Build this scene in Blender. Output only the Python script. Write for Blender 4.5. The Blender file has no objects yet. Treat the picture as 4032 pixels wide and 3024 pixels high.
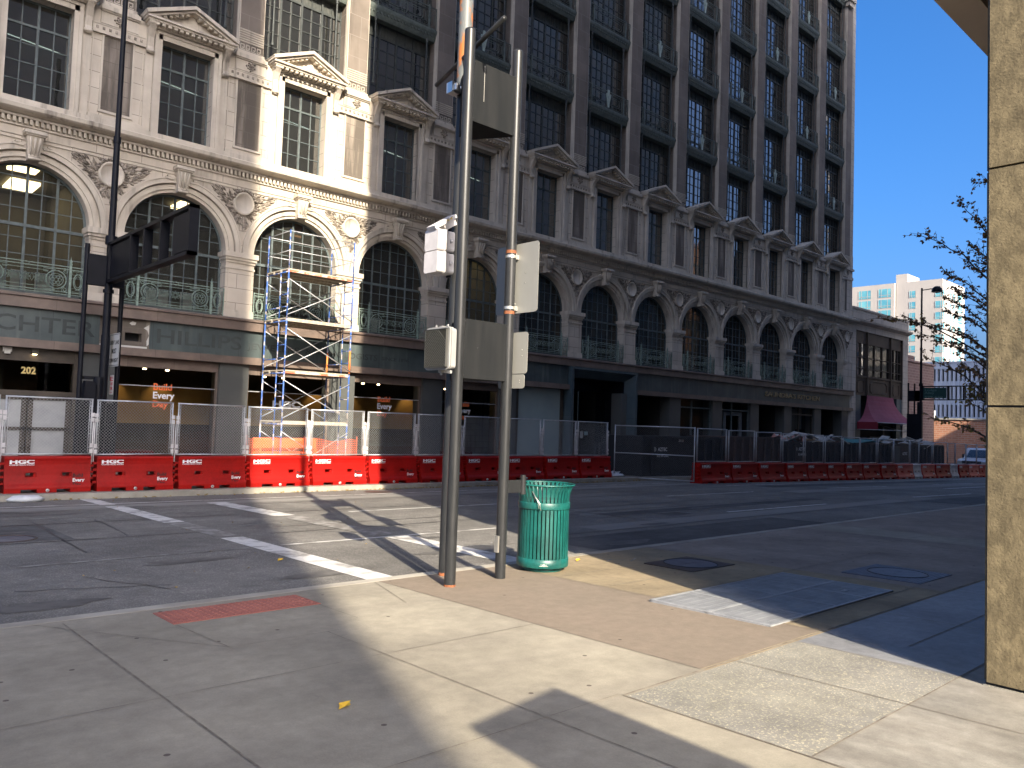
import bpy, bmesh, math, random
from math import sin, cos, pi, radians, atan2, sqrt, hypot
from mathutils import Vector, Matrix
S = bpy.context.scene
COL = S.collection
# ------------------------------------------------------------------ camera, sky, sun, exposure
cam_d = bpy.data.cameras.new('camera'); cam = bpy.data.objects.new('camera', cam_d); COL.objects.link(cam)
cam_d.sensor_width = 36; cam_d.lens = 36 * 3100 / 4032; cam_d.clip_start = .05; cam_d.clip_end = 1500
PITCH, ROLL, YAW = radians(2.756), radians(1.958), radians(42.648)
_f = Vector((sin(YAW)*cos(PITCH), cos(YAW)*cos(PITCH), sin(PITCH)))
_r = Vector((cos(YAW), -sin(YAW), 0)); _u = _r.cross(_f)
_r2 = _r*cos(ROLL) + _u*sin(ROLL); _u2 = -_r*sin(ROLL) + _u*cos(ROLL)
cam.matrix_world = Matrix(((_r2.x, _u2.x, -_f.x, 0), (_r2.y, _u2.y, -_f.y, 0), (_r2.z, _u2.z, -_f.z, 1.55), (0, 0, 0, 1)))
S.camera = cam
SUN_EL, SUN_AZ = radians(29.5), radians(21.3)          # elevation; shadows run towards +Y turned this much to +X
SDIR = Vector((sin(SUN_AZ)*cos(SUN_EL), cos(SUN_AZ)*cos(SUN_EL), -sin(SUN_EL)))
W = bpy.data.worlds.new('World'); S.world = W; W.use_nodes = True
nt = W.node_tree; nt.nodes.clear()
sky = nt.nodes.new('ShaderNodeTexSky'); sky.sky_type = 'NISHITA'; sky.sun_disc = False
sky.sun_elevation = SUN_EL; sky.sun_rotation = pi + SUN_AZ
sky.altitude = 0; sky.air_density = .62; sky.dust_density = 6.5; sky.ozone_density = 4.
bg = nt.nodes.new('ShaderNodeBackground'); bg.inputs[1].default_value = .13
wo = nt.nodes.new('ShaderNodeOutputWorld')
hs = nt.nodes.new('ShaderNodeHueSaturation'); hs.inputs['Saturation'].default_value = 1.34
nt.links.new(sky.outputs[0], hs.inputs['Color']); nt.links.new(hs.outputs[0], bg.inputs[0]); nt.links.new(bg.outputs[0], wo.inputs[0])
sl = bpy.data.lights.new('sun', 'SUN'); sl.energy = 4.0; sl.angle = radians(.53); sl.color = (1, .88, .70)
so = bpy.data.objects.new('sun', sl); COL.objects.link(so)
so.rotation_euler = SDIR.to_track_quat('-Z', 'Y').to_euler(); so.location = (0, 0, 60)
S.view_settings.view_transform = 'Standard'; S.view_settings.look = 'None'
S.view_settings.exposure = 1.62; S.view_settings.gamma = 1
S.render.resolution_x = 1024; S.render.resolution_y = 768
S.render.engine = 'CYCLES'
S.cycles.max_bounces = 6; S.cycles.diffuse_bounces = 5; S.cycles.glossy_bounces = 3; S.cycles.transparent_max_bounces = 12
S.cycles.caustics_reflective = False; S.cycles.caustics_refractive = False
S.cycles.sample_clamp_indirect = 6

# ------------------------------------------------------------------ helpers
def gz(x, y):                                          # height of the street surface
    return -.005*x - .0205*y - .0095*max(0, x-25)

class MB:
    """collects shapes and links them as ONE mesh object"""
    def __init__(s): s.v = []; s.f = []; s.m = []; s.s = []; s.T = None
    def add(s, vs, fs, mi=0, sm=False):
        b = len(s.v)
        if s.T is not None: vs = [tuple(s.T @ Vector(p)) for p in vs]
        s.v += [tuple(p) for p in vs]
        for f in fs: s.f.append([b+i for i in f]); s.m.append(mi); s.s.append(sm)
        return s
    def box(s, x0, x1, y0, y1, z0, z1, mi=0):
        vs = [(x0,y0,z0),(x1,y0,z0),(x1,y1,z0),(x0,y1,z0),(x0,y0,z1),(x1,y0,z1),(x1,y1,z1),(x0,y1,z1)]
        return s.add(vs, [(0,3,2,1),(4,5,6,7),(0,1,5,4),(1,2,6,5),(2,3,7,6),(3,0,4,7)], mi)
    def hexa(s, b, t, mi=0):                           # four bottom points, four top points
        return s.add(list(b)+list(t), [(0,3,2,1),(4,5,6,7),(0,1,5,4),(1,2,6,5),(2,3,7,6),(3,0,4,7)], mi)
    def prism(s, pts, ax, a, b, mi=0, caps=True, sm=False):  # 2-D outline extruded along axis
        n = len(pts)
        if ax == 'x': P = lambda p, t: (t, p[0], p[1])
        elif ax == 'y': P = lambda p, t: (p[0], t, p[1])
        else: P = lambda p, t: (p[0], p[1], t)
        vs = [P(p, a) for p in pts] + [P(p, b) for p in pts]
        fs = [(i, (i+1) % n, n+(i+1) % n, n+i) for i in range(n)]
        s.add(vs, fs, mi, sm)
        if caps: s.add(vs, [tuple(range(n-1, -1, -1)), tuple(range(n, 2*n))], mi)
        return s
    def quad(s, a, b, c, d, mi=0): return s.add([a, b, c, d], [(0, 1, 2, 3)], mi)
    def tube(s, pts, r, n=6, mi=0, caps=True, r2=None, sm=True):
        P = [Vector(p) for p in pts]; m = len(P)
        if (P[-1]-P[0]).length < 1e-6 and m > 3: closed = True; P = P[:-1]; m -= 1
        else: closed = False
        d0 = (P[1]-P[0]).normalized(); up = Vector((0, 0, 1)) if abs(d0.z) < .9 else Vector((1, 0, 0))
        vs = []
        for i in range(m):
            if closed: d = (P[(i+1) % m]-P[i-1])
            else: d = P[min(i+1, m-1)]-P[max(i-1, 0)]
            d = d.normalized() if d.length > 1e-9 else d0
            a = d.cross(up)
            if a.length < 1e-3: a = d.cross(Vector((0, 1, 0)))
            a.normalize(); b = d.cross(a)
            rr = r if r2 is None else r+(r2-r)*i/(m-1)
            for k in range(n):
                t = 2*pi*k/n; vs.append(P[i]+a*rr*cos(t)+b*rr*sin(t))
        fs = []
        for i in range(m if closed else m-1):
            j = (i+1) % m
            for k in range(n): fs.append((i*n+k, i*n+(k+1) % n, j*n+(k+1) % n, j*n+k))
        if caps and not closed: fs += [tuple(range(n-1, -1, -1)), tuple(range((m-1)*n, m*n))]
        return s.add(vs, fs, mi, sm and n > 4)
    def cyl(s, x, y, z0, z1, r, n=20, mi=0, r2=None):
        r2 = r if r2 is None else r2
        vs = [(x+r*cos(2*pi*k/n), y+r*sin(2*pi*k/n), z0) for k in range(n)] + [(x+r2*cos(2*pi*k/n), y+r2*sin(2*pi*k/n), z1) for k in range(n)]
        s.add(vs, [(k, (k+1) % n, n+(k+1) % n, n+k) for k in range(n)], mi, True)
        return s.add(vs, [tuple(range(n-1, -1, -1)), tuple(range(n, 2*n))], mi)
    def lathe(s, prof, n=24, c=(0, 0), mi=0):
        vs = [(c[0]+r*cos(2*pi*k/n), c[1]+r*sin(2*pi*k/n), z) for r, z in prof for k in range(n)]
        fs = [(i*n+k, i*n+(k+1) % n, (i+1)*n+(k+1) % n, (i+1)*n+k) for i in range(len(prof)-1) for k in range(n)]
        return s.add(vs, fs, mi, True)
    def ring(s, c, r0, r1, y0, y1, a0=0, a1=pi, n=32, mi=0):   # arch ring in the xz plane, front at y0, back at y1
        vs = []
        for i in range(n+1):
            t = a0+(a1-a0)*i/n
            for r in (r0, r1):
                for y in (y0, y1): vs.append((c[0]+r*cos(t), y, c[1]+r*sin(t)))
        fs = []
        for i in range(n):
            a = 4*i; b = a+4
            fs += [(a, b, b+2, a+2), (a+2, b+2, b+3, a+3), (a+3, b+3, b+1, a+1), (a+1, b+1, b, a)]
        fs += [(0, 2, 3, 1), (4*n, 4*n+1, 4*n+3, 4*n+2)]
        return s.add(vs, fs, mi)
    def mesh(s, name, mats):
        me = bpy.data.meshes.new(name); me.from_pydata(s.v, [], s.f)
        for m in (mats if isinstance(mats, (list, tuple)) else [mats]): me.materials.append(m)
        me.polygons.foreach_set('material_index', s.m); me.polygons.foreach_set('use_smooth', s.s)
        me.update()
        bm = bmesh.new(); bm.from_mesh(me); bmesh.ops.recalc_face_normals(bm, faces=bm.faces); bm.to_mesh(me); bm.free()
        return me
    def build(s, name, mats, parent=None, loc=(0, 0, 0)): return link(name, s.mesh(name, mats), parent, loc)

def link(name, me, parent=None, loc=(0, 0, 0), rot=None):
    o = bpy.data.objects.new(name, me); COL.objects.link(o); o.location = loc
    if rot: o.rotation_euler = rot
    if parent: o.parent = parent
    return o
def tag(o, label, cat, group=None, kind=None):
    if label: o['label'] = label
    if cat: o['category'] = cat
    if group: o['group'] = group
    if kind: o['kind'] = kind
    return o
def thing(name, label, cat, loc=(0, 0, 0), rz=0, group=None):
    o = bpy.data.objects.new(name, None); COL.objects.link(o); o.location = loc; o.rotation_euler = (0, 0, rz)
    o.empty_display_size = .2
    return tag(o, label, cat, group)
def struct(o): o['kind'] = 'structure'; return o
def dup(root, loc, label=None, rz=None, scale=None):
    r = root.copy(); COL.objects.link(r); r.location = loc
    if rz is not None: r.rotation_euler = (0, 0, rz)
    if scale: r.scale = scale
    if label: r['label'] = label
    for ch in list(root.children):
        c = ch.copy(); COL.objects.link(c); c.parent = r
        for g in list(ch.children):
            d = g.copy(); COL.objects.link(d); d.parent = c
    return r
_tc = {}
def text(mb, body, size, face='-Y', at=(0, 0, 0), extrude=.004, bold=0., mi=0, width=None, align='LEFT', track=1.):
    """adds lettering to mb; at = lower left (or centre) of the line; width squeezes or stretches it"""
    key = (body, bold, align, track)
    if key not in _tc:
        cu = bpy.data.curves.new('txt', 'FONT'); cu.body = body; cu.size = 1; cu.offset = bold; cu.align_x = align
        cu.resolution_u = 3; cu.space_character = track; cu.extrude = .5
        o = bpy.data.objects.new('txt', cu); COL.objects.link(o)
        bpy.context.view_layer.update()
        me = o.evaluated_get(bpy.context.evaluated_depsgraph_get()).to_mesh()
        _tc[key] = ([tuple(v.co) for v in me.vertices], [tuple(p.vertices) for p in me.polygons])
        bpy.data.objects.remove(o); bpy.data.curves.remove(cu)
    vs, fs = _tc[key]
    w = max(v[0] for v in vs)-min(v[0] for v in vs); sx = size if width is None else width/w
    out = []
    for x, y, z in vs:
        x *= sx; y *= size; z = (z+.5)*extrude
        if face == '-Y': out.append((at[0]+x, at[1]-z, at[2]+y))
        elif face == '-X': out.append((at[0]-z, at[1]-x, at[2]+y))
        elif face == '+Z': out.append((at[0]+x, at[1]+y, at[2]+z))
    mb.add(out, fs, mi)
ORD = ['first', 'second', 'third', 'fourth', 'fifth', 'sixth', 'seventh', 'eighth', 'ninth', 'tenth', 'eleventh', 'twelfth',
       'thirteenth', 'fourteenth', 'fifteenth', 'sixteenth', 'seventeenth', 'eighteenth', 'nineteenth', 'twentieth']

# ------------------------------------------------------------------ materials
def mat(name, c1, c2=None, rough=.75, scale=2., detail=6., stretch=(1, 1, 1), metal=0., bump=0., bscale=None,
        speck=None, brick=None, streak=None, spec=.5, emis=None, ramp=(.35, .65), world=True, chips=None, mott=None, c2d=False):
    m = bpy.data.materials.new(name); m.use_nodes = True
    N = m.node_tree.nodes; L = m.node_tree.links; B = N['Principled BSDF']
    B.inputs['Roughness'].default_value = rough; B.inputs['Metallic'].default_value = metal
    B.inputs['Specular IOR Level'].default_value = spec
    c1 = tuple(c1)+(1,)
    if emis:
        B.inputs['Emission Color'].default_value = tuple(emis[0])+(1,); B.inputs['Emission Strength'].default_value = emis[1]
    if c2 is None and not (speck or brick or streak or bump or chips):
        B.inputs['Base Color'].default_value = c1; return m
    if world: src = N.new('ShaderNodeNewGeometry').outputs['Position']
    else: src = N.new('ShaderNodeTexCoord').outputs['Object']
    def noise(sc, det=6., st=(1, 1, 1), rgh=.55):
        mp = N.new('ShaderNodeMapping'); mp.inputs['Scale'].default_value = st; L.new(src, mp.inputs[0])
        n = N.new('ShaderNodeTexNoise'); n.inputs['Scale'].default_value = sc; n.inputs['Detail'].default_value = det
        n.inputs['Roughness'].default_value = rgh; L.new(mp.outputs[0], n.inputs['Vector']); return n.outputs['Fac']
    def ramp_(fac, a, b):
        r = N.new('ShaderNodeMapRange'); r.inputs[1].default_value = a; r.inputs[2].default_value = b
        L.new(fac, r.inputs[0]); return r.outputs[0]
    def mix(fac, a, b):
        x = N.new('ShaderNodeMix'); x.data_type = 'RGBA'
        L.new(fac, x.inputs[0])
        for s_, k in ((a, 6), (b, 7)):
            if isinstance(s_, tuple): x.inputs[k].default_value = s_
            else: L.new(s_, x.inputs[k])
        return x.outputs[2]
    n1 = noise(scale, detail, stretch)
    col = mix(ramp_(n1, *ramp), c1, tuple(c2 or c1[:3])+(1,))
    if streak:                                          # (colour, amount, scale): long vertical weather stains
        st = noise(streak[2] if len(streak) > 2 else 1.3, 5, (2.2, 2.2, .18))
        big = noise(.35, 3)
        mu = N.new('ShaderNodeMath'); mu.operation = 'MULTIPLY'
        L.new(ramp_(st, .52, .72), mu.inputs[0]); L.new(ramp_(big, .35, .6), mu.inputs[1])
        m2 = N.new('ShaderNodeMath'); m2.operation = 'MULTIPLY'; L.new(mu.outputs[0], m2.inputs[0]); m2.inputs[1].default_value = streak[1]
        col = mix(m2.outputs[0], col, tuple(streak[0])+(1,))
    if speck:                                           # (colour, scale, threshold)
        sp = noise(speck[1], 3, (1, 1, 1), .7)
        col = mix(ramp_(sp, speck[2], speck[2]+.05), col, tuple(speck[0])+(1,))
    if chips:                                           # (colour, cell scale, dot radius, share of cells)
        v = N.new('ShaderNodeTexVoronoi'); v.voronoi_dimensions = '2D' if c2d else '3D'; v.inputs['Scale'].default_value = chips[1]; L.new(src, v.inputs['Vector'])
        wn = N.new('ShaderNodeSeparateColor'); L.new(v.outputs['Color'], wn.inputs[0])
        a = N.new('ShaderNodeMath'); a.operation = 'LESS_THAN'; L.new(v.outputs['Distance'], a.inputs[0]); a.inputs[1].default_value = chips[2]
        b = N.new('ShaderNodeMath'); b.operation = 'LESS_THAN'; L.new(wn.outputs[0], b.inputs[0]); b.inputs[1].default_value = chips[3]
        c = N.new('ShaderNodeMath'); c.operation = 'MULTIPLY'; L.new(a.outputs[0], c.inputs[0]); L.new(b.outputs[0], c.inputs[1])
        col = mix(c.outputs[0], col, tuple(chips[0])+(1,))
    if mott:                                            # uneven wear: broad blotches and fine grit
        for am, sc, lo, hi in ((mott[0], mott[1], .35, .62), (mott[0]*.55, mott[1]*9, .38, .62), (mott[0]*.5, 95, .35, .65)):
            mr = N.new('ShaderNodeMapRange'); mr.inputs[1].default_value = lo; mr.inputs[2].default_value = hi; mr.inputs[3].default_value = 1-am; mr.inputs[4].default_value = 1
            L.new(noise(sc, 10, (1, 1, 1), .68), mr.inputs[0]); mm = N.new('ShaderNodeMix'); mm.data_type = 'RGBA'; mm.blend_type = 'MULTIPLY'; mm.inputs[0].default_value = 1
            L.new(col, mm.inputs[6]); L.new(mr.outputs[0], mm.inputs[7]); col = mm.outputs[2]
    hgt = n1
    if brick:                                           # (width, height, mortar colour, mortar size, plane, tint)
        sx = N.new('ShaderNodeSeparateXYZ'); L.new(src, sx.inputs[0]); cx = N.new('ShaderNodeCombineXYZ')
        pl = brick[4] if len(brick) > 4 else 'xz'
        L.new(sx.outputs['XYZ'.index(pl[0].upper())], cx.inputs[0]); L.new(sx.outputs['XYZ'.index(pl[1].upper())], cx.inputs[1])
        br = N.new('ShaderNodeTexBrick'); L.new(cx.outputs[0], br.inputs['Vector'])
        br.inputs['Scale'].default_value = 1; br.inputs['Mortar Size'].default_value = brick[3]; br.inputs['Mortar Smooth'].default_value = .3
        br.inputs['Brick Width'].default_value = brick[0]; br.inputs['Row Height'].default_value = brick[1]
        br.inputs['Color1'].default_value = (1, 1, 1, 1); t = brick[5] if len(brick) > 5 else .88
        br.inputs['Color2'].default_value = (t, t, t, 1); br.inputs['Mortar'].default_value = (1, 1, 1, 1)
        mm = N.new('ShaderNodeMix'); mm.data_type = 'RGBA'; mm.blend_type = 'MULTIPLY'; mm.inputs[0].default_value = 1
        L.new(col, mm.inputs[6]); L.new(br.outputs['Color'], mm.inputs[7])
        col = mix(br.outputs['Fac'], mm.outputs[2], tuple(brick[2])+(1,))
    L.new(col, B.inputs['Base Color'])
    if bump:
        bp = N.new('ShaderNodeBump'); bp.inputs['Strength'].default_value = bump; bp.inputs['Distance'].default_value = .01
        L.new(noise(bscale or scale*6, 5), bp.inputs['Height']); L.new(bp.outputs[0], B.inputs['Normal'])
    return m

def glass(name, tint=(.6, .66, .66), refl=.12, dark=.5, wobble=0., dust=0., ior=1.5):
    """thin window pane: mirror reflection over a tinted see-through sheet"""
    m = bpy.data.materials.new(name); m.use_nodes = True; N = m.node_tree.nodes; L = m.node_tree.links; N.clear()
    o = N.new('ShaderNodeOutputMaterial'); g = N.new('ShaderNodeBsdfGlossy'); g.inputs['Roughness'].default_value = .03
    t = N.new('ShaderNodeBsdfTransparent'); t.inputs[0].default_value = (tint[0]*dark, tint[1]*dark, tint[2]*dark, 1)
    fr = N.new('ShaderNodeFresnel'); fr.inputs[0].default_value = ior
    ad = N.new('ShaderNodeMath'); ad.operation = 'ADD'; ad.inputs[1].default_value = refl; ad.use_clamp = True
    L.new(fr.outputs[0], ad.inputs[0]); mx = N.new('ShaderNodeMixShader')
    L.new(ad.outputs[0], mx.inputs[0]); L.new(t.outputs[0], mx.inputs[1]); L.new(g.outputs[0], mx.inputs[2]); 
    if dust:
        df = N.new('ShaderNodeBsdfDiffuse'); df.inputs[0].default_value = (.34, .34, .30, 1); m3 = N.new('ShaderNodeMixShader'); m3.inputs[0].default_value = dust
        L.new(mx.outputs[0], m3.inputs[1]); L.new(df.outputs[0], m3.inputs[2]); L.new(m3.outputs[0], o.inputs[0])
    else: L.new(mx.outputs[0], o.inputs[0])
    if wobble:
        ge = N.new('ShaderNodeNewGeometry'); n = N.new('ShaderNodeTexNoise'); n.inputs['Scale'].default_value = 1.6; n.inputs['Detail'].default_value = 1
        L.new(ge.outputs['Position'], n.inputs['Vector'])
        b = N.new('ShaderNodeBump'); b.inputs['Strength'].default_value = wobble; b.inputs['Distance'].default_value = .05
        L.new(n.outputs[0], b.inputs['Height']); L.new(b.outputs[0], g.inputs['Normal'])
    return m

M = {}
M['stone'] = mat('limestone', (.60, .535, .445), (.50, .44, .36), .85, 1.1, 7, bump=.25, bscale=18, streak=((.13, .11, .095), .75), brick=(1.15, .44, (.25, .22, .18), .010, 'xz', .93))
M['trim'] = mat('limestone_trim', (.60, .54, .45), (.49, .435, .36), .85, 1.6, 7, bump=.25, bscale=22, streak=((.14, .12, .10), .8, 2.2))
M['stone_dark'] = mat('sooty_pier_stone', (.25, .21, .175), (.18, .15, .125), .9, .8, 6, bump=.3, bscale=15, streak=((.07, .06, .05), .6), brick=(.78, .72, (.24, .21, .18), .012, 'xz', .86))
M['stain'] = mat('stained_panel_stone', (.13, .11, .09), (.34, .29, .24), .9, 1.3, 6, (2.4, 2.4, .3), ramp=(.48, .7), bump=.2, brick=(.76, .42, (.14, .12, .10), .010, 'xz', .9))
M['carving'] = mat('carved_stone', (.40, .35, .29), (.17, .145, .12), .9, 9, 5, bump=.8, bscale=30, ramp=(.4, .6))
M['pinkstone'] = mat('bronze_pink_granite_band', (.22, .165, .135), (.155, .12, .10), .45, 3, 5, brick=(1.25, 3, (.07, .06, .05), .006, 'xz', .7))
M['greenstone'] = mat('verdigris_sign_band', (.05, .067, .07), (.082, .105, .104), .4, 1.4, 6, streak=((.16, .19, .18), .8, 1.8), brick=(1.24, 3.1, (.03, .035, .035), .006))
M['letter'] = mat('ghost_lettering', (.035, .042, .042), (.05, .06, .06), .7, 5)
M['greyslab'] = mat('polished_grey_pillar', (.105, .11, .105), (.085, .09, .088), .35, 1.2, 5)
M['bronze'] = mat('dark_bronze', (.045, .036, .028), (.07, .055, .04), .5, 3, 5)
M['frame'] = mat('painted_window_metal', (.065, .085, .088), (.11, .135, .135), .6, 6, 4)
M['frame_dark'] = mat('dark_window_metal', (.035, .042, .042), (.06, .068, .065), .6, 6, 4)
M['patina'] = mat('green_patina_iron', (.24, .32, .27), (.15, .20, .17), .7, 14, 4)
M['patina_dark'] = mat('dark_patina_iron', (.085, .105, .095), (.13, .155, .14), .7, 9, 4)
M['crest'] = mat('pale_green_cast_crest', (.40, .48, .43), (.28, .34, .30), .8, 8)
M['louvre'] = mat('transom_panel', (.055, .062, .058), (.08, .085, .078), .8, 4)
M['upglass'] = glass('upper_window_glass', (.5, .55, .55), .24, .3, .12, .05)
M['archglass'] = glass('arched_window_glass', (.85, .86, .8), .02, .6, .05, .06)
M['dimglass'] = glass('recessed_shop_glass', (.9, .9, .88), 0., .8, ior=1.08)
M['shopglass'] = glass('shop_window_glass', (.9, .9, .88), .01, .85)
M['room'] = mat('room_plaster', (.13, .125, .10), (.10, .095, .08), .9, 1)
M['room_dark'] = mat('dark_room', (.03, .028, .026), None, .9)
M['curtain'] = mat('pale_blinds', (.16, .165, .16), (.07, .075, .075), .9, 1.2, 4, (3, 1, .35))
M['amber'] = mat('amber_wall', (.50, .31, .10), (.42, .25, .08), .9, 1.5)
M['lamp'] = mat('lit_lamp', (1, 1, 1), emis=((1, .78, .42), 3.2))
M['tubelamp'] = mat('lit_tube', (1, 1, 1), emis=((.85, 1, .85), 1.6))
M['downlight'] = mat('lit_downlight', (1, 1, 1), emis=((1, .75, .4), 8.))
M['white'] = mat('white_vinyl', (.8, .8, .8), None, .6)
M['orange_vinyl'] = mat('orange_vinyl', (.95, .20, .06), None, .6)
M['black_vinyl'] = mat('black_vinyl', (.03, .012, .012), None, .6)
M['brass'] = mat('dull_brass_letters', (.34, .26, .14), (.22, .17, .10), .5, 4)
M['gold'] = mat('gold_numerals', (.65, .5, .2), None, .35, metal=.4)
M['paper'] = mat('window_paper', (.40, .41, .40), (.33, .34, .34), .9, 3)
M['plywood'] = mat('plywood', (.36, .19, .08), (.28, .14, .06), .8, 3, 6, (1, 1, 6))
M['concrete'] = mat('sidewalk_concrete', (.385, .35, .27), (.31, .28, .22), .85, .7, 9, (1, 2.2, 1), bump=.2, bscale=80, chips=((.12, .095, .075), 2.1, .034, .22), c2d=True, mott=(.28, .8))
M['brown_agg'] = mat('brown_aggregate_paving', (.265, .215, .16), (.225, .18, .135), .9, 1.1, 8, bump=.25, bscale=90, chips=((.09, .07, .055), 2.3, .034, .2), c2d=True, mott=(.25, 1.1))
M['tan_slab'] = mat('tan_paving_slab', (.38, .305, .19), (.32, .255, .16), .9, 1.4, 8, bump=.25, bscale=60, chips=((.10, .08, .06), 2.2, .034, .2), c2d=True, mott=(.3, 1.3))
M['dkslab'] = mat('brown_grey_paving', (.36, .305, .25), (.30, .255, .21), .9, 1.2, 8, bump=.25, bscale=60, chips=((.07, .06, .05), 2, .034, .2), c2d=True, mott=(.3, .9))  # brown-grey is the slabs' tone in shade, put into the colour
M['granite'] = mat('flamed_granite_slab', (.32, .305, .25), (.26, .25, .22), .75, 1.2, 9, bump=.2, bscale=120, speck=((.56, .51, .36), 60, .56), mott=(.3, 1.3))
M['granite_b'] = mat('pale_streaked_granite_slab', (.35, .33, .28), (.26, .24, .20), .75, 1.2, 9, (4, 1, 1), bump=.2, bscale=120, mott=(.32, 1.5))
M['granite_grey'] = mat('blue_grey_granite_slab', (.26, .265, .265), (.32, .325, .33), .6, 1.3, 8, bump=.2, bscale=90, mott=(.35, 1.2))
M['kerbstone'] = mat('kerb_concrete', (.38, .355, .30), (.26, .24, .20), .85, 2.5, 7, bump=.3)
M['joint'] = mat('paving_joint', (.12, .10, .08), (.25, .22, .17), .95, 9)
M['asphalt'] = mat('asphalt', (.185, .175, .158), (.24, .23, .205), .88, .55, 9, (.5, 1.2, 1), bump=.9, bscale=60, speck=((.38, .36, .32), 46, .55), mott=(.38, .45))
M['asphalt_old'] = mat('worn_dark_asphalt', (.10, .10, .098), (.15, .147, .14), .9, 1.2, 9, (.4, 1.5, 1), bump=.7, bscale=50, speck=((.18, .175, .16), 38, .6), mott=(.45, .8))
M['asphalt_pale'] = mat('pale_asphalt_strip', (.20, .19, .175), (.26, .25, .225), .9, .8, 9, (.3, 2, 1), bump=.7, bscale=60, speck=((.24, .23, .21), 42, .56))
M['tar'] = mat('tar_seal', (.03, .03, .032), None, .6)
M['paint'] = mat('worn_white_road_paint', (.60, .585, .55), (.27, .26, .24), .75, 3.2, 9, ramp=(.50, .64), bump=.3, bscale=50, speck=((.35, .34, .31), 30, .62))
M['paint_worn'] = mat('very_worn_road_paint', (.30, .29, .27), (.17, .16, .145), .8, 5, 9, ramp=(.40, .54))
M['tactile'] = mat('red_tactile_paving', (.37, .13, .095), (.30, .105, .08), .8, 4, bump=.3)
M['grate'] = mat('galvanised_grating', (.30, .31, .32), (.22, .23, .24), .55, 5, 5, metal=.0)
M['hole_shade'] = mat('painted_hole_shade', (.02, .022, .026), None, .9)  # near-black stands for the shade inside holes
M['castiron'] = mat('cast_iron_cover', (.055, .04, .035), (.08, .055, .045), .6, 8, bump=.3)
M['castgrey'] = mat('ribbed_steel_cover', (.10, .10, .12), (.14, .14, .16), .55, 8)
M['polegrey'] = mat('grey_painted_pole', (.017, .0185, .020), (.026, .027, .028), .38, 5, 5, (3, 3, .6), chips=((.26, .25, .23), 7, .03, .25), spec=.4)
M['polegalv'] = mat('galvanised_rusty_pole', (.12, .13, .13), (.34, .12, .03), .5, 4.5, 7, (1.4, 1.4, .8), ramp=(.5, .58), spec=.4)
M['boxgrey'] = mat('chipped_grey_sheet_box', (.013, .0145, .016), (.019, .020, .021), .7, 2, 5, (4, 4, .5), chips=((.42, .41, .38), 13, .026, .22), spec=.08)
M['rust'] = mat('rust', (.30, .10, .035), (.16, .06, .03), .85, 30)
M['alu'] = mat('bright_sign_aluminium', (.36, .36, .33), (.29, .29, .27), .55, 2, 5, (1, 1, .4), metal=.15)
M['steelband'] = mat('steel_band', (.7, .68, .62), None, .3, metal=.8)
M['bin'] = mat('green_bin_paint', (.006, .105, .095), (.010, .135, .118), .42, 3, 6, chips=((.20, .33, .28), 15, .03, .15), mott=(.35, 3), streak=((.10, .16, .13), .5, 3))
M['dark'] = mat('black_plastic', (.012, .012, .013), None, .5)
M['signal_grey'] = mat('signal_housing_grey', (.30, .30, .29), (.24, .24, .235), .5, 4)
M['signal_white'] = mat('signal_housing_white', (.62, .60, .60), (.5, .48, .48), .5, 6, 5)
M['navy'] = mat('near_black_painted_steel', (.004, .005, .009), (.008, .009, .014), .45, 3, 4, spec=.2)
M['sign_white'] = mat('sign_white', (.55, .54, .50), None, .55)
M['sign_red'] = mat('sign_red', (.45, .08, .10), None, .55)
M['sign_black'] = mat('sign_black', (.02, .02, .02), None, .55)
M['visor'] = mat('visor_black', (.06, .06, .055), None, .4)
M['sign_green'] = mat('sign_green', (.01, .06, .05), None, .5)
M['sign_green_txt'] = mat('sign_pale_green', (.10, .20, .17), None, .5)
M['red'] = mat('red_plastic', (.42, .006, .003), (.34, .006, .004), .5, 1.5, 4, spec=.25, mott=(.25, 2.2))
M['red_fade'] = mat('faded_red_plastic', (.50, .045, .03), (.55, .10, .07), .5, 1.2, 5)
M['white_plastic'] = mat('dirty_white_plastic', (.62, .58, .55), (.42, .38, .36), .5, 2.5, 6)
M['galv'] = mat('galvanised_steel', (.50, .51, .52), (.40, .41, .42), .38, 8, metal=.35)
M['wire'] = mat('galvanised_wire', (.42, .43, .43), None, .5, metal=.2)
M['wire_dark'] = mat('dull_wire', (.16, .165, .17), None, .6)
M['scblue'] = mat('worn_blue_scaffold_paint', (.04, .11, .36), (.50, .45, .42), .55, 5, 6, (1, 1, 1), ramp=(.5, .6))
M['scorange'] = mat('orange_scaffold_paint', (.75, .20, .04), (.55, .45, .35), .55, 7, 5, ramp=(.56, .64))
M['deck'] = mat('aluminium_scaffold_deck', (.50, .45, .36), (.34, .29, .22), .6, 6, 5, (3, .5, 1))
M['deckred'] = mat('red_orange_deck_rail', (.58, .15, .08), (.60, .50, .40), .6, 3, 5, ramp=(.46, .54))
M['mesh_orange'] = mat('orange_safety_mesh', (.85, .14, .03), None, .6)
M['dumpster'] = mat('black_steel_dumpster', (.007, .0075, .010), (.012, .0125, .016), .6, 2, 5)
M['dumpster_brown'] = mat('rusty_brown_dumpster', (.045, .03, .026), (.075, .042, .032), .7, 2, 6, (1, 1, .3))
M['debris_white'] = mat('white_board_debris', (.55, .52, .47), (.4, .38, .34), .9, 4)
M['debris_pink'] = mat('pink_insulation', (.50, .18, .14), (.58, .30, .24), .95, 6)
M['debris_wood'] = mat('broken_timber', (.40, .26, .13), None, .9)
M['tarp'] = mat('teal_tarp', (.05, .22, .22), (.08, .28, .27), .6, 3)
M['awning'] = mat('plum_awning_canvas', (.30, .085, .12), (.26, .07, .10), .85, 1.5)
M['awning_side'] = mat('crimson_awning_side', (.20, .015, .03), None, .85)
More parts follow.
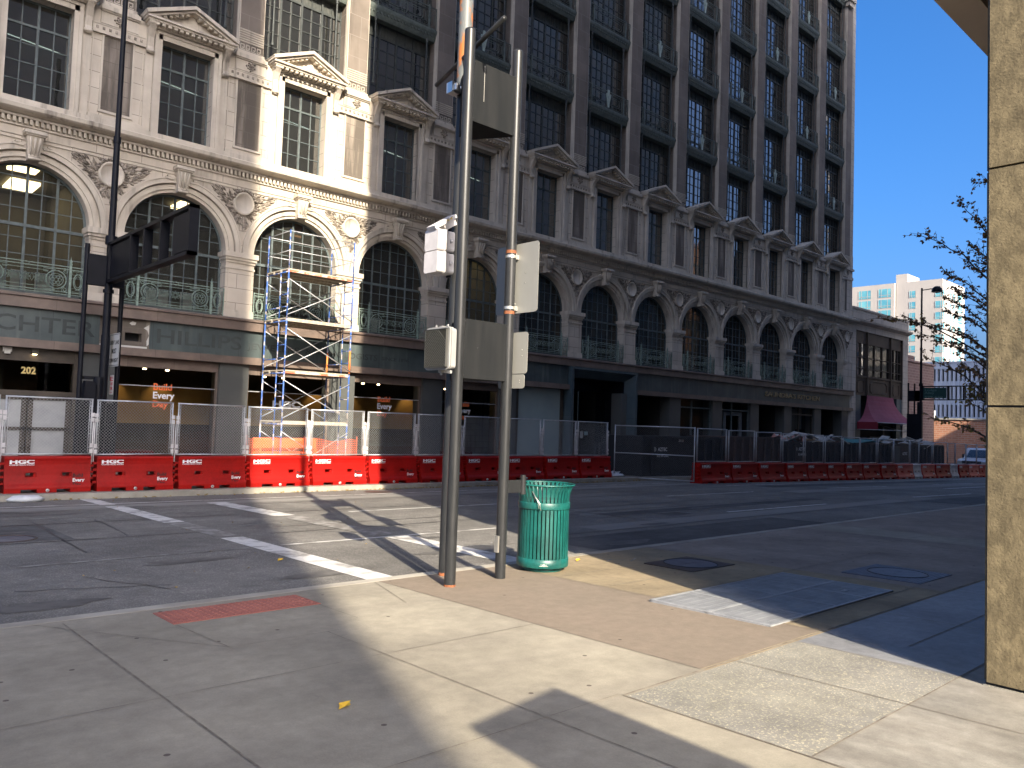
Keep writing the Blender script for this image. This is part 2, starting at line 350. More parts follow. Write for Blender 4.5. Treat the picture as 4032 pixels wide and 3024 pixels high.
M['bronze_panel'] = mat('brown_bronze_panel', (.055, .042, .03), (.085, .06, .04), .6, 1.5, 5)
M['bluegreen'] = mat('blue_green_portal', (.05, .078, .092), (.075, .105, .115), .45, 1.2, 6, streak=((.13, .17, .17), .7, 1.6), brick=(.9, .95, (.03, .04, .05), .006))
M['column'] = mat('tan_speckled_cladding', (.235, .188, .105), (.145, .115, .062), .85, 14, 10, (1, 1, .6), bump=.35, bscale=60, speck=((.12, .09, .05), 46, .6), mott=(.28, 3.5), ramp=(.38, .62))
M['soffit'] = mat('taupe_soffit', (.62, .52, .43), (.55, .46, .38), .9, 1)
M['facade_tan'] = mat('tan_office_facade', (.62, .56, .48), (.56, .50, .42), .8, .5)
M['facade_tall'] = mat('pale_tower_facade', (.42, .39, .34), (.36, .34, .30), .8, .3, brick=(2.6, 3.3, (.06, .07, .08), .5))
M['tower_white'] = mat('white_tower_render', (.36, .335, .31), (.33, .31, .29), .8, .2)
M['tower_glass'] = mat('teal_window', (.06, .24, .33), (.14, .38, .42), .12, .35, 2)
M['lattice'] = mat('white_precast', (.56, .58, .62), (.5, .52, .56), .8, .4)
M['brick'] = mat('orange_brick', (.47, .21, .12), (.38, .165, .095), .9, 2, 5, brick=(.62, .22, (.40, .27, .2), .03, 'yz', .8))
M['brick_dk'] = mat('brown_office_brick', (.20, .105, .065), (.17, .09, .06), .9, .5, brick=(2.4, 3.2, (.04, .045, .05), .45, 'yz'))
M['brick_shade'] = mat('shaded_pink_brick', (.27, .17, .145), (.21, .13, .115), .9, 1.2, 6, brick=(.62, .22, (.30, .22, .2), .03, 'xz', .85))  # duller pink puts the shade this building stands in into the colour
M['bark'] = mat('bark', (.05, .04, .032), (.08, .065, .05), .95, 20)
M['leaf'] = mat('brown_autumn_leaf', (.21, .125, .07), (.28, .17, .07), .8, 7)
M['leaf_y'] = mat('yellow_green_leaf', (.24, .20, .03), (.16, .11, .02), .8, 7)
M['leaf_gold'] = mat('fallen_yellow_leaf', (.6, .38, .03), None, .8)
M['litter'] = mat('dry_leaf_litter', (.20, .13, .05), (.35, .25, .08), .9, 12)
M['carwhite'] = mat('white_car_paint', (.62, .66, .72), None, .25)
M['carglass'] = mat('car_glass', (.03, .07, .12), None, .08)
M['chrome'] = mat('chrome', (.6, .6, .62), None, .2, metal=1)
M['rubber'] = mat('rubber', (.015, .015, .015), None, .8)
M['snowsheet'] = mat('white_plastic_sheet', (.62, .64, .66), (.45, .47, .5), .6, 4)

# ------------------------------------------------------------------ ground
def sheet(name, x0, x1, y0, y1, dz, m, parent=None, stand=True):
    xs = [x0]+([25] if x0 < 25 < x1 else [])+[x1]; mb = MB()
    for a, b in zip(xs, xs[1:]):
        mb.quad((a, y0, gz(a, y0)+dz), (b, y0, gz(b, y0)+dz), (b, y1, gz(b, y1)+dz), (a, y1, gz(a, y1)+dz))
    return mb.build(name, m, parent)
def strip(mb, x0, y0, x1, y1, w, dz, mi=0):            # painted or sealed line lying on the street
    d = Vector((x1-x0, y1-y0)); n = Vector((-d.y, d.x)).normalized()*w/2
    ps = [(x0+n.x, y0+n.y), (x0-n.x, y0-n.y), (x1-n.x, y1-n.y), (x1+n.x, y1+n.y)]
    if (x0-25)*(x1-25) < 0:
        t = (25-x0)/(x1-x0); ym = y0+(y1-y0)*t
        strip(mb, x0, y0, 25, ym, w, dz, mi); strip(mb, 25, ym, x1, y1, w, dz, mi); return
    mb.quad(*[(p[0], p[1], gz(*p)+dz) for p in ps], mi)
RD = -.03
struct(sheet('ground', -90, 460, -90, 320, -.12, M['asphalt_old']))
struct(sheet('road', -90, 110, 7.2, 18.86, RD, M['asphalt']))
struct(sheet('road', -15, -3.2, -90, 7.2, RD, M['asphalt']))
mb = MB()
for x0, x1, y0, y1, dz, m_ in [(-3.2, 3.83, -8, 3.05, 0, 0), (-3.2, 4.68, 3.05, 7.05, 0, 0), (12.2, 13.9, 3.1, 7.05, 0, 4), (13.9, 14.95, 3.1, 7.05, 0, 0), (14.95, 70, 3.1, 7.05, 0, 4),
                               (4.68, 6.42, 3.1, 7.05, 0, 1), (6.42, 9.25, 3.1, 7.05, 0, 2), (9.25, 12.2, 3.1, 7.05, 0, 4),
                               (3.83, 5.05, 1.88, 3.05, .001, 3), (5.05, 5.93, 1.88, 3.05, .001, 3),
                               (3.83, 70, -8, 1.88, 0, 5), (5.93, 70, 1.88, 3.05, 0, 6), (4.68, 70, 3.05, 3.1, 0, 2)]:
    xs = [x0]+([25] if x0 < 25 < x1 else [])+[x1]
    for a, b in zip(xs, xs[1:]):
        mb.quad((a, y0, gz(a, y0)+dz), (b, y0, gz(b, y0)+dz), (b, y1, gz(b, y1)+dz), (a, y1, gz(a, y1)+dz), m_)
struct(mb.build('pavement', [M['concrete'], M['brown_agg'], M['tan_slab'], M['granite'], M['dkslab'], M['granite_b'], M['granite_grey']]))
mb = MB()                                               # joints between slabs
for x0, y0, x1, y1, w in [(1.70, -6, 1.70, 6.95, .016), (-3, 4.73, 4.66, 4.70, .009), (-3, 1.4, 3.8, 1.4, .009), (1.74, 6.63, 1.5, 7.04, .012), (-3, 3.1, 3.82, 3.1, .009), (3.2, -6, 3.2, 5.49, .009), (3.63, 6.4, 3.63, 5.75, .008), (.2, 6.36, 1.9, 6.31, .007), (2.43, 5.51, 3.3, 5.49, .009),
                          (1.74, 6.63, 2.43, 5.51, .009), (4.68, 3.08, 4.68, 7.03, .012), (6.42, 3.1, 6.42, 7.03, .014), (2.37, 6.38, 2.43, 5.51, .010), (4.62, 7.02, 4.3, 6.0, .010),
                          (3.83, 3.07, 70, 3.07, .022), (3.83, -6, 3.83, 3.06, .016), (3.84, 1.88, 70, 1.88, .014), (5.05, -4, 5.05, 3.04, .012),
                          (6.44, 4.78, 12.2, 4.78, .014), (6.44, 6.12, 14, 6.12, .012), (6.44, 5.42, 9.2, 5.42, .014), (9.25, 3.1, 9.25, 7.0, .012), (12.2, 3.1, 12.2, 7, .012),
                          (12.2, 5.2, 60, 5.2, .012), (16.5, 3.1, 16.5, 7, .012), (21, 3.1, 21, 7, .012), (26, 3.1, 26, 7, .012), (5.93, 1.9, 5.93, 3.05, .012),
                          (7.6, 1.7, 7.6, 3.05, .012), (6.5, 2.42, 16, 2.42, .012), (9.4, 1.7, 9.4, 3.05, .012), (3.85, .5, 8, .5, .014), (6.42, 3.38, 9.2, 3.38, .012)]:
    strip(mb, x0, y0, x1, y1, w*.7, .0045)
struct(mb.build('pavement_joints', M['joint']))
mb = MB()
for x0, x1, m_ in [(-3.2, 25, 0), (25, 70, 0)]:
    for y0, y1, z0, z1 in [(7.05, 7.2, 0.0, 0.0)]:
        mb.hexa([(x0, 7.05, gz(x0, 7.05)-.12), (x1, 7.05, gz(x1, 7.05)-.12), (x1, 7.2, gz(x1, 7.2)-.12), (x0, 7.2, gz(x0, 7.2)-.12)],
                [(x0, 7.05, gz(x0, 7.05)+.003), (x1, 7.05, gz(x1, 7.05)+.003), (x1, 7.2, gz(x1, 7.2)+.003), (x0, 7.2, gz(x0, 7.2)+.003)])
struct(mb.build('kerb', M['kerbstone']))
FS = .10                                                # far pavement above the street surface
for nm, y0, y1, m_ in (('far_kerb', 18.86, 19.02, 'kerbstone'), ('far_pavement', 19.02, 23.4, 'dkslab')):
    mb = MB()
    for x0, x1 in ((-40, 25), (25, 72)):
        mb.hexa([(x0, y0, gz(x0, y0)-.2), (x1, y0, gz(x1, y0)-.2), (x1, y1, gz(x1, y1)-.2), (x0, y1, gz(x0, y1)-.2)],
                [(x0, y0, gz(x0, y0)+FS), (x1, y0, gz(x1, y0)+FS), (x1, y1, gz(x1, y1)+FS), (x0, y1, gz(x0, y1)+FS)])
    struct(mb.build(nm, M[m_]))
mb = MB()                                               # painted markings
for x0, y0, x1, y1, w in [(4.93, 13.6, 4.93, 16.9, .34), (4.93, 17.3, 4.93, 18.8, .3), (6.98, 13.7, 6.98, 16.9, .42), (4.88, 7.3, 4.93, 11.3, .34), (6.93, 7.28, 7.05, 10.2, .40),
                          (-8, 17.5, 24, 17.5, .08), (5.15, 10.2, 9.1, 10.15, .09), (8.4, 13.8, 12.4, 13.75, .09), (15.7, 9.75, 20.3, 9.65, .10),
                          (18.4, 13.4, 22.9, 13.3, .09), (28, 13.3, 33, 13.2, .1), (26, 9.6, 31, 9.5, .1), (38, 13.2, 43, 13.1, .1), (37, 9.5, 42, 9.4, .1), (34, 11.4, 46, 11.3, .12), (48, 9.4, 54, 9.3, .1), (25, 15.6, 60, 15.4, .09)]:
    strip(mb, x0, y0, x1, y1, w, RD+.006)
struct(mb.build('road_markings', M['paint']))
mb = MB()
for x0, y0, x1, y1, w in [(4.95, 11.5, 4.93, 13.5, .34), (7.0, 10.4, 6.98, 13.5, .42), (2.0, 10.15, 4.7, 10.2, .07), (-6, 15.25, 8, 15.2, .06), (.3, 10.15, 1.8, 10.15, .06), (-8, 12.9, 2, 12.9, .05)]:
    strip(mb, x0, y0, x1, y1, w, RD+.006)
struct(mb.build('worn_road_markings', M['paint_worn']))
mb = MB()                                               # tar lines
rnd = random.Random(5)
for x0, y0, x1, y1, w in [(-8, 12.2, 30, 12.05, .05), (-8, 14.35, 40, 14.2, .07), (-2, 16.3, 26, 16.2, .05), (9, 8.9, 24, 8.8, .05), (5.6, 11.45, 26, 11.1, .05), (2.88, 10.87, 3.05, 14.8, .03),
                          (3.99, 14.7, 3.8, 12.3, .025), (1.7, 8.7, 3.0, 8.2, .02), (2.4, 9.1, 2.9, 8.0, .018), (12, 10.4, 19, 10.2, .03), (16, 15.3, 34, 15.0, .06), (12.5, 9, 12.7, 12, .04), (22, 9.0, 22.2, 14, .04)]:
    n = 10; px, py = x0, y0
    for k in range(1, n+1):
        qx = x0+(x1-x0)*k/n+rnd.uniform(-.03, .03); qy = y0+(y1-y0)*k/n+rnd.uniform(-.04, .04)
        strip(mb, px, py, qx, qy, w*rnd.uniform(.5, 1.1), RD+.0045); px, py = qx, qy
struct(mb.build('tar_seams', M['tar']))
for x0, x1, y0, y1, m_ in [(8.6, 15.5, 7.35, 8.55, 'asphalt_old'), (10.5, 24, 8.9, 9.55, 'asphalt_pale'), (12.6, 22, 10.5, 11.0, 'asphalt_old'), (-8, 30, 16.6, 17.2, 'asphalt_pale'),
                           (24, 60, 7.3, 8.8, 'asphalt_old'), (24, 60, 12.2, 13.0, 'asphalt_pale'), (-8, 3.1, 12.3, 14.2, 'asphalt_old'), (13.8, 14.6, 9.9, 10.35, 'asphalt_old'), (26, 45, 14.3, 15.2, 'asphalt_old')]:
    struct(sheet('asphalt_patch', x0, x1, y0, y1, RD+.003, M[m_]))
# tactile paving
x0, x1, y0, y1 = 2.36, 3.66, 6.42, 6.9
mb = MB(); mb.T = Matrix.Translation((2.36, 6.42, gz(2.36, 6.42)))@Matrix(((1, 0, 0, 0), (0, 1, 0, 0), (-.005, -.0205, 1, 0), (0, 0, 0, 1)))
mb.box(0, 1.30, 0, .48, -.02, .006)
for i in range(21):
    for j in range(8): mb.cyl(.04+i*.061, .03+j*.06, .006, .012, .014, 8, 0, .010)
tag(mb.build('tactile_paving', M['tactile']), 'red bumpy tactile paving strip at the kerb by the crosswalk', 'tactile paving')

def tilt(x, y, dz=0): return Matrix.Translation((x, y, gz(x, y)+dz))@Matrix(((1, 0, 0, 0), (0, 1, 0, 0), (-.005, -.0205, 1, 0), (0, 0, 0, 1)))
# vault grating
g = thing('pavement_grating', 'large galvanised steel bar grating set in the pavement, half sunlit', 'grating'); g.matrix_world = tilt(6.2, 3.42)
mb = MB()
for a in ((0, 2.55, 0, .03), (0, 2.55, 1.23, 1.26), (0, 2.55, .61, .65)): mb.box(a[0], a[1], a[2], a[3], -.02, .012)
for a in (0, .63, 1.26, 1.9, 2.52): mb.box(a, a+.03, .0, 1.26, -.019, .0125)
mb.build('frame', M['grate'], g)
mb = MB()
for i in range(80):
    mb.box(.035+i*.0312, .035+i*.0312+.0095, .03, .61, -.018, .010); mb.box(.035+i*.0312, .035+i*.0312+.0095, .65, 1.23, -.018, .010)
for j in (.1, .2, .3, .4, .5, .75, .85, .95, 1.05, 1.15): mb.box(.03, 2.52, j, j+.005, .001, .008)
mb.build('grating_bars', M['grate'], g)
MB().box(.02, 2.53, .02, 1.24, .0005, .002).build('hole_shade', M['hole_shade'], g)  # dark sheet under the bars paints in the shade of the vault
MB().box(2.02, 2.12, .28, .33, .012, .016).box(1.25, 1.33, .98, 1.02, .012, .016).build('lifting_plate', M['grate'], g)
for (x, y, w, d, m1, m2, lab) in [(8.0, 5.42, .92, .72, 'castiron', 'castgrey', 'brown square-framed manhole cover nearer the street kerb'),
                                  (9.5, 3.42, 1.0, .9, 'castgrey', 'castgrey', 'ribbed square steel manhole cover beside the large grating')]:
    g = thing('manhole_cover', lab, 'manhole cover', group='covers in the near pavement'); g.matrix_world = tilt(x, y)
    mb = MB(); mb.box(0, w, 0, d, -.02, .007)
    if m1 == 'castgrey':
        for i in range(24):
            for j in range(20): mb.box(.02+i*w/24.5, .02+i*w/24.5+.022, .02+j*d/20.5, .02+j*d/20.5+.012, .007, .0095)
    mb.build('frame', M[m1], g)
    mb = MB(); mb.lathe([(0, .0125), (.30, .0125), (.315, .012), (.325, .0072)], 32, (w*.52, d*.5)); mb.box(w*.52-.1, w*.52-.02, d*.5-.015, d*.5+.01, .012, .0145); mb.box(w*.52+.05, w*.52+.12, d*.5-.01, d*.5+.015, .012, .0145)
    mb.build('lid', M[m2], g)
    mb = MB(); mb.tube([(w*.52+.335*cos(t*pi/16), d*.5+.335*sin(t*pi/16), .0085) for t in range(33)], .006, 4); mb.build('gap_ring', M['tar'], g)
g = thing('manhole_cover', 'round worn manhole cover in the far lane at the left edge', 'manhole cover'); g.matrix_world = tilt(2.35, 12.7, RD)
MB().lathe([(0, .009), (.3, .009), (.32, .003)], 28).build('lid', M['castgrey'], g)
mb = MB(); mb.tube([(.36*cos(t*pi/14), .36*sin(t*pi/14), .006) for t in range(29)], .012, 4); mb.build('frame_ring', M['castiron'], g)
g = thing('manhole_cover', 'rust brown round manhole cover in the sunlit lane by the far kerb', 'manhole cover'); g.matrix_world = tilt(11.9, 18.1, RD)
MB().lathe([(0, .009), (.36, .009), (.38, .003)], 28).build('lid', M['castiron'], g)
# fallen leaves and litter
def leaf_shape(mb, x, y, z, r, a, k=.0, mi=0):
    pts = []
    for i in range(8):
        t = 2*pi*i/8; rr = r*(1 if i % 2 == 0 else .6); pts.append((x+rr*cos(t+a), y+rr*sin(t+a)*.7, z+abs(cos(t*.5))*r*k))
    mb.add(pts+[(x, y, z+.002)], [(i, (i+1) % 8, 8) for i in range(8)], mi)
for x, y, dz, r, lab in [(2.42, 3.93, .003, .05, 'single yellow leaf lying on the sunlit pavement in the foreground'), (4.55, 9.0, RD+.003, .05, 'small yellow leaf on the road beside the pole shadow'),
                         (7.45, 6.75, .01, .045, 'yellow leaf at the foot of the green litter bin')]:
    mb = MB(); leaf_shape(mb, 0, 0, 0, r, .4, .5); o = mb.build('fallen_leaf', M['leaf_gold'], None, (x, y, gz(x, y)+dz)); tag(o, lab, 'leaf', 'fallen leaves')
mb = MB(); rnd = random.Random(3)
for i in range(900):
    x = rnd.choice([rnd.uniform(4, 24), rnd.gauss(15, 2.5), rnd.gauss(20, 2)]); y = 18.84-abs(rnd.gauss(0, .10)); leaf_shape(mb, x, y, gz(x, y)+RD+.004+rnd.random()*.012, rnd.uniform(.015, .045), rnd.random()*6, rnd.random())
for i in range(160):
    x = rnd.uniform(.9, 24); y = rnd.uniform(7.3, 18.5); leaf_shape(mb, x, y, gz(x, y)+RD+.004, rnd.uniform(.008, .022), rnd.random()*6, rnd.random())
tag(mb.build('leaf_litter', M['litter']), 'scattered dry leaves along the far kerb and road', 'leaf litter', kind='stuff')
mb = MB()                                               # utility locate scribbles
for cx_, cy_, s_ in [(7.9, 8.7, .32), (5.9, 12.8, .3)]:
    for k in range(2):
        pts = [(cx_+s_*(.5*cos(t*.6)+.35*k), cy_+s_*(.4*sin(t*.6)+.2*k)) for t in range(9)]
        for a, b in zip(pts, pts[1:]): strip(mb, a[0], a[1], b[0], b[1], .03, RD+.007)
    strip(mb, cx_-.3, cy_-.2, cx_+.35, cy_-.1, .03, RD+.007)
for x0, y0, x1, y1 in [(7.7, 6.5, 7.95, 6.62), (7.8, 6.68, 8.1, 6.4), (8.0, 6.35, 8.3, 6.5)]: strip(mb, x0, y0, x1, y1, .02, .005)
struct(mb.build('utility_paint_marks', M['paint_worn']))
M['oil'] = mat('dark_road_stain', (.075, .072, .068), (.13, .125, .115), .7, 6, 6)
mb = MB(); rnd = random.Random(31)
for k in range(26):
    x, y = rnd.uniform(1.5, 22), rnd.choice([rnd.uniform(7.6, 10), rnd.uniform(10.5, 13.5), rnd.uniform(14, 17)]); a = rnd.uniform(.08, .30); n = 12
    pts = [(x+a*2*(1+.3*rnd.uniform(-1, 1))*cos(2*pi*i/n), y+a*.6*(1+.3*rnd.uniform(-1, 1))*sin(2*pi*i/n)) for i in range(n)]
    mb.add([(p[0], p[1], gz(*p)+RD+.0052) for p in pts], [tuple(range(n))])
struct(mb.build('road_stains', M['oil']))

# ------------------------------------------------------------------ the arcaded stone building
FY = 23.0; PITCHX = 3.72
BAYS = range(-2, 12)
def bx(i): return 8.0+PITCHX*i
def px(i): return bx(i)+PITCHX/2                        # pier to the right of bay i
H = PITCHX/2
BL = thing('arcaded_stone_building', 'tall stone office building with arched windows, pediments and iron balconies, band of lettering', 'building', (0, FY, 0))
X0, X1 = px(-3)-.4, 51.6
# arcade bay
def arcade_bay():
    mb = MB(); zc = 6.36; r = 1.84; n = 36; yb = .5
    for i in range(n):                                  # wall above the arch
        t0, t1 = pi*i/n, pi*(i+1)/n
        a = (r*cos(t0), 0, zc+r*sin(t0)); b = (r*cos(t1), 0, zc+r*sin(t1))
        mb.quad(a, (a[0], 0, 8.84), (b[0], 0, 8.84), b)
    for s_ in (-1, 1): mb.quad((s_*1.84, 0, zc), (s_*H, 0, zc), (s_*H, 0, 8.84), (s_*1.84, 0, 8.84))
    for r0, r1, y0, mi in [(1.42, 1.51, .07, 1), (1.51, 1.64, .02, 1), (1.64, 1.675, .06, 1), (1.675, 1.84, -.06, 1), (1.80, 1.845, -.085, 1)]:
        mb.ring((0, zc), r0, r1, y0, yb if r0 < 1.8 else -.02, n=n, mi=mi)
    for s_ in (-1, 1):
        a, b = (1.42, H) if s_ > 0 else (-H, -1.42)
        mb.box(a, b, 0, yb, 4.38, 6.04, 0)
        a2, b2 = (1.40, H) if s_ > 0 else (-H, -1.40)
        mb.box(a2, b2, -.055, yb-.01, 4.38, 4.56, 1); mb.box(a2, b2, -.03, yb-.012, 4.56, 4.62, 1)
        mb.box(a2, b2, -.03, yb-.01, 5.86, 5.92, 1); mb.box(a2, b2, -.04, yb-.01, 6.04, 6.12, 1)
        a3, b3 = (1.34, H) if s_ > 0 else (-H, -1.34)
        mb.box(a3, b3, -.13, yb-.02, 6.20, 6.355, 1); mb.box(a3+(.03 if s_ > 0 else 0), b3-(.03 if s_ < 0 else 0), -.09, yb-.02, 6.12, 6.20, 1)
        e = .44                                         # raised border of the pilaster panel
        mb.box(s_*1.50-.012, s_*1.50+.012, -.014, .01, 4.66, 5.84, 1)
    mb.box(-H, H, -.035, .01, 8.27, 8.31, 1); mb.box(-H, H, -.02, .01, 8.37, 8.39, 1)
    mb.box(-H, H, -.05, .01, 8.60, 8.655, 1); mb.box(-H, H, -.15, .01, 8.80, 8.86, 1)
    k = int(2*H/.124)
    for i in range(k): mb.box(-H+i*2*H/k, -H+i*2*H/k+.066, -.125, .005, 8.665, 8.80, 1)
    mb.prism([(.02, 8.86), (-.20, 8.875), (-.34, 8.91), (-.40, 8.95), (-.42, 9.05), (-.385, 9.075), (-.10, 9.17), (-.10, 9.30), (.02, 9.30)], 'x', -H, H, 1)
    return mb.mesh('arcade_bay', [M['stone'], M['trim']])
me_arc = arcade_bay()
# keystone
mb = MB()
mb.hexa([(-.13, -.14, 7.76), (.13, -.14, 7.76), (.13, .05, 7.76), (-.13, .05, 7.76)], [(-.19, -.26, 8.40), (.19, -.26, 8.40), (.19, .05, 8.40), (-.19, .05, 8.40)], 0)
mb.box(-.25, .25, -.33, .05, 8.40, 8.49); mb.box(-.22, .22, -.29, .05, 8.36, 8.40)
for s_ in (-1, 0, 1): mb.tube([(s_*.11, -.27, 8.32), (s_*.09, -.235, 8.1), (s_*.075, -.18, 7.85)], .028, 6)
for z in (7.80, 7.86): mb.tube([(-.14, -.17, z), (.14, -.17, z)], .04, 8)
for s_ in (-1, 1): mb.box(s_*.34-.12, s_*.34+.12, -.10, 0, 8.1, 8.16); mb.box(s_*.36-.05, s_*.36+.05, -.12, 0, 8.16, 8.21)
me_key = mb.mesh('keystone', M['trim'])
# medallion with carved leaves
mb = MB(); rnd = random.Random(9)
mb.lathe([(0, -.05), (.235, -.05), (.245, -.07), (.29, -.10), (.32, -.09), (.33, 0)], 30)
mb.v = [(p[0], p[2], 7.86+p[1]*1.08) for p in mb.v]
disc_ = mb; mb = MB()
for i in range(330):
    u, w = rnd.random(), rnd.random()
    if u+w > 1: u, w = 1-u, 1-w
    s_ = rnd.choice((-1, 1))
    x = s_*1.03*(u)*(1); z = 7.06*(w)+8.22*u+8.24*(1-u-w)
    if hypot(x, (z-7.86)) < .33 or 8.25 < z: continue
    if hypot(abs(x)-H, z-6.36) < 1.87: continue
    a = atan2(z-7.7, x)+rnd.uniform(-.5, .5); L = rnd.uniform(.07, .13); wd = L*.38
    c, s2 = cos(a), sin(a); y = -rnd.uniform(.02, .075)
    mb.add([(x-c*L, -.002, z-s2*L), (x-s2*wd, -.01, z+c*wd), (x+c*L, y*.6, z+s2*L), (x+s2*wd, -.01, z-c*wd), (x, y, z)], [(0, 1, 4), (1, 2, 4), (2, 3, 4), (3, 0, 4)], 1)
for k in range(11):
    t = pi*(.12+.76*k/10)
    x, z = .36*cos(t), 7.86+.40*sin(t)
    mb.tube([(x, -.06, z), (x+.01, -.10, z+.02)], .05, 6, 1)
me_med = disc_.mesh('medallion', M['trim']); me_lfc = mb.mesh('leaf_carving', [M['trim'], M['carving']])
# ironwork helper curves
def circ(cx_, cz, r, y, n=14, a0=0, a1=2*pi, sx=1): return [(cx_+sx*r*cos(a0+(a1-a0)*k/n), y, cz+r*sin(a0+(a1-a0)*k/n)) for k in range(n+1)]
def spiral(cx_, cz, r, y, d=1, turns=1.4, a0=0, n=16): return [(cx_+d*r*(1-.75*k/n)*cos(a0+2*pi*turns*k/n), y, cz+r*(1-.75*k/n)*sin(a0+2*pi*turns*k/n)) for k in range(n+1)]
def railing_low():
    mb = MB(); y = -.03; T = .011
    for z in (4.47, 4.53, 5.13, 5.20): mb.box(-1.40, 1.40, y-.012, y+.012, z-.01, z+.01)
    for s_ in (-1, 1):
        x = s_*1.02
        mb.box(x-.03, x+.03, y-.03, y+.03, 4.40, 5.26); mb.cyl(x, y, 5.26, 5.30, .04, 8); mb.cyl(x, y, 5.30, 5.48, .028, 8, 0, .003); mb.cyl(x, y, 5.33, 5.37, .038, 8)
        mb.box(s_*1.39-.015, s_*1.39+.015, y-.015, y+.015, 4.40, 5.22)
        c = s_*1.205
        mb.tube(circ(c, 4.83, .20, y, 14, sx=.52), .015, 4); mb.tube(circ(c, 4.83, .15, y, 12, sx=.5), .009, 4)
        for dz in (-1, 1):
            z = 4.83+dz*.235
            mb.tube([(c-.13, y, z-dz*.06), (c-.13, y, z+dz*.03), (c+.13, y, z+dz*.03), (c+.13, y, z-dz*.06), (c+.05, y, z-dz*.06), (c+.05, y, z-dz*.015), (c-.05, y, z-dz*.015), (c-.05, y, z-dz*.06), (c-.13, y, z-dz*.06)], .010, 4)
        c = s_*.70
        mb.tube(circ(c, 4.83, .235, y, 18), .016, 4); mb.tube(circ(c, 4.83, .165, y, 14), .010, 4)
        for k in range(6):
            a = pi*k/3; mb.tube(circ(c+.085*cos(a), 4.83+.085*sin(a), .042, y, 8), .008, 4)
        for dz in (-1, 1):
            mb.tube(spiral(c+s_*.20, 4.83+dz*.245, .07, y, -s_, 1.3, dz*1.0), .010, 4)
            mb.tube([(c-s_*.02, y, 4.83+dz*.265), (c-s_*.30, y, 4.83+dz*.265), (c-s_*.30, y, 4.83+dz*.19), (c-s_*.2, y, 4.83+dz*.19), (c-s_*.2, y, 4.83+dz*.225)], .010, 4)
    for c in (-.30, 0, .30):
        for k in range(8):
            a = pi*k/4; mb.tube([(c+.03*cos(a), y, 4.83+.03*sin(a)), (c+.075*cos(a+.25), y, 4.83+.075*sin(a+.25)), (c+.13*cos(a), y, 4.83+.13*sin(a)), (c+.075*cos(a-.25), y, 4.83+.075*sin(a-.25)), (c+.03*cos(a), y, 4.83+.03*sin(a))], .008, 4)
    for c in (-.45, -.15, .15, .45):
        mb.tube([(c-.05, y, 4.83), (c, y, 4.93), (c+.05, y, 4.83), (c, y, 4.73), (c-.05, y, 4.83)], .008, 4)
    for z in (4.62, 5.045): mb.box(-.48, .48, y-.008, y+.008, z-.006, z+.006)
    mb.tube([(-.09, y, 5.165), (0, y, 5.215), (.09, y, 5.165), (0, y, 5.115), (-.09, y, 5.165)], .010, 4)
    return mb.mesh('railing', M['patina'])
me_rail = railing_low()
def arch_frame():
    mb = MB(); y0, y1 = .36, .44; zc = 6.36; R = 1.42
    mb.ring((0, zc), 1.36, 1.425, y0, y1, n=36)
    for s_ in (-1, 1): mb.box(s_*1.39-.03, s_*1.39+.03, y0, y1, 4.40, 6.36)
    def top(x): return zc+sqrt(max(0, 1.37**2-x*x))
    for x, w in [(-.70, .06), (0, .06), (.70, .06), (-1.05, .026), (-.35, .026), (.35, .026), (1.05, .026)]:
        mb.box(x-w/2, x+w/2, y0+.005+(0 if w > .05 else .02), y1-(0 if w > .05 else .02)-.005, 4.42, top(x))
    for z in (4.98, 5.44, 5.86, 6.62, 7.04, 7.42):
        hw = 1.37 if z < zc else sqrt(1.37**2-(z-zc)**2)
        mb.box(-hw, hw, y0+.028, y1-.028, z-.012, z+.012)
    mb.box(-1.37, 1.37, y0+.002, y1-.002, 6.14, 6.22); mb.box(-1.40, 1.40, y0, y1, 4.40, 4.50)
    return mb.mesh('arched_window', M['frame'])
me_aw = arch_frame()
mb = MB(); pts = [(-1.38, 4.45), (1.38, 4.45)]+[(1.38*cos(pi*k/36), 6.36+1.38*sin(pi*k/36)) for k in range(37)]
mb.add([(p[0], .405, p[1]) for p in pts], [tuple(range(len(pts)))]); me_apane = mb.mesh('pane', M['archglass'])
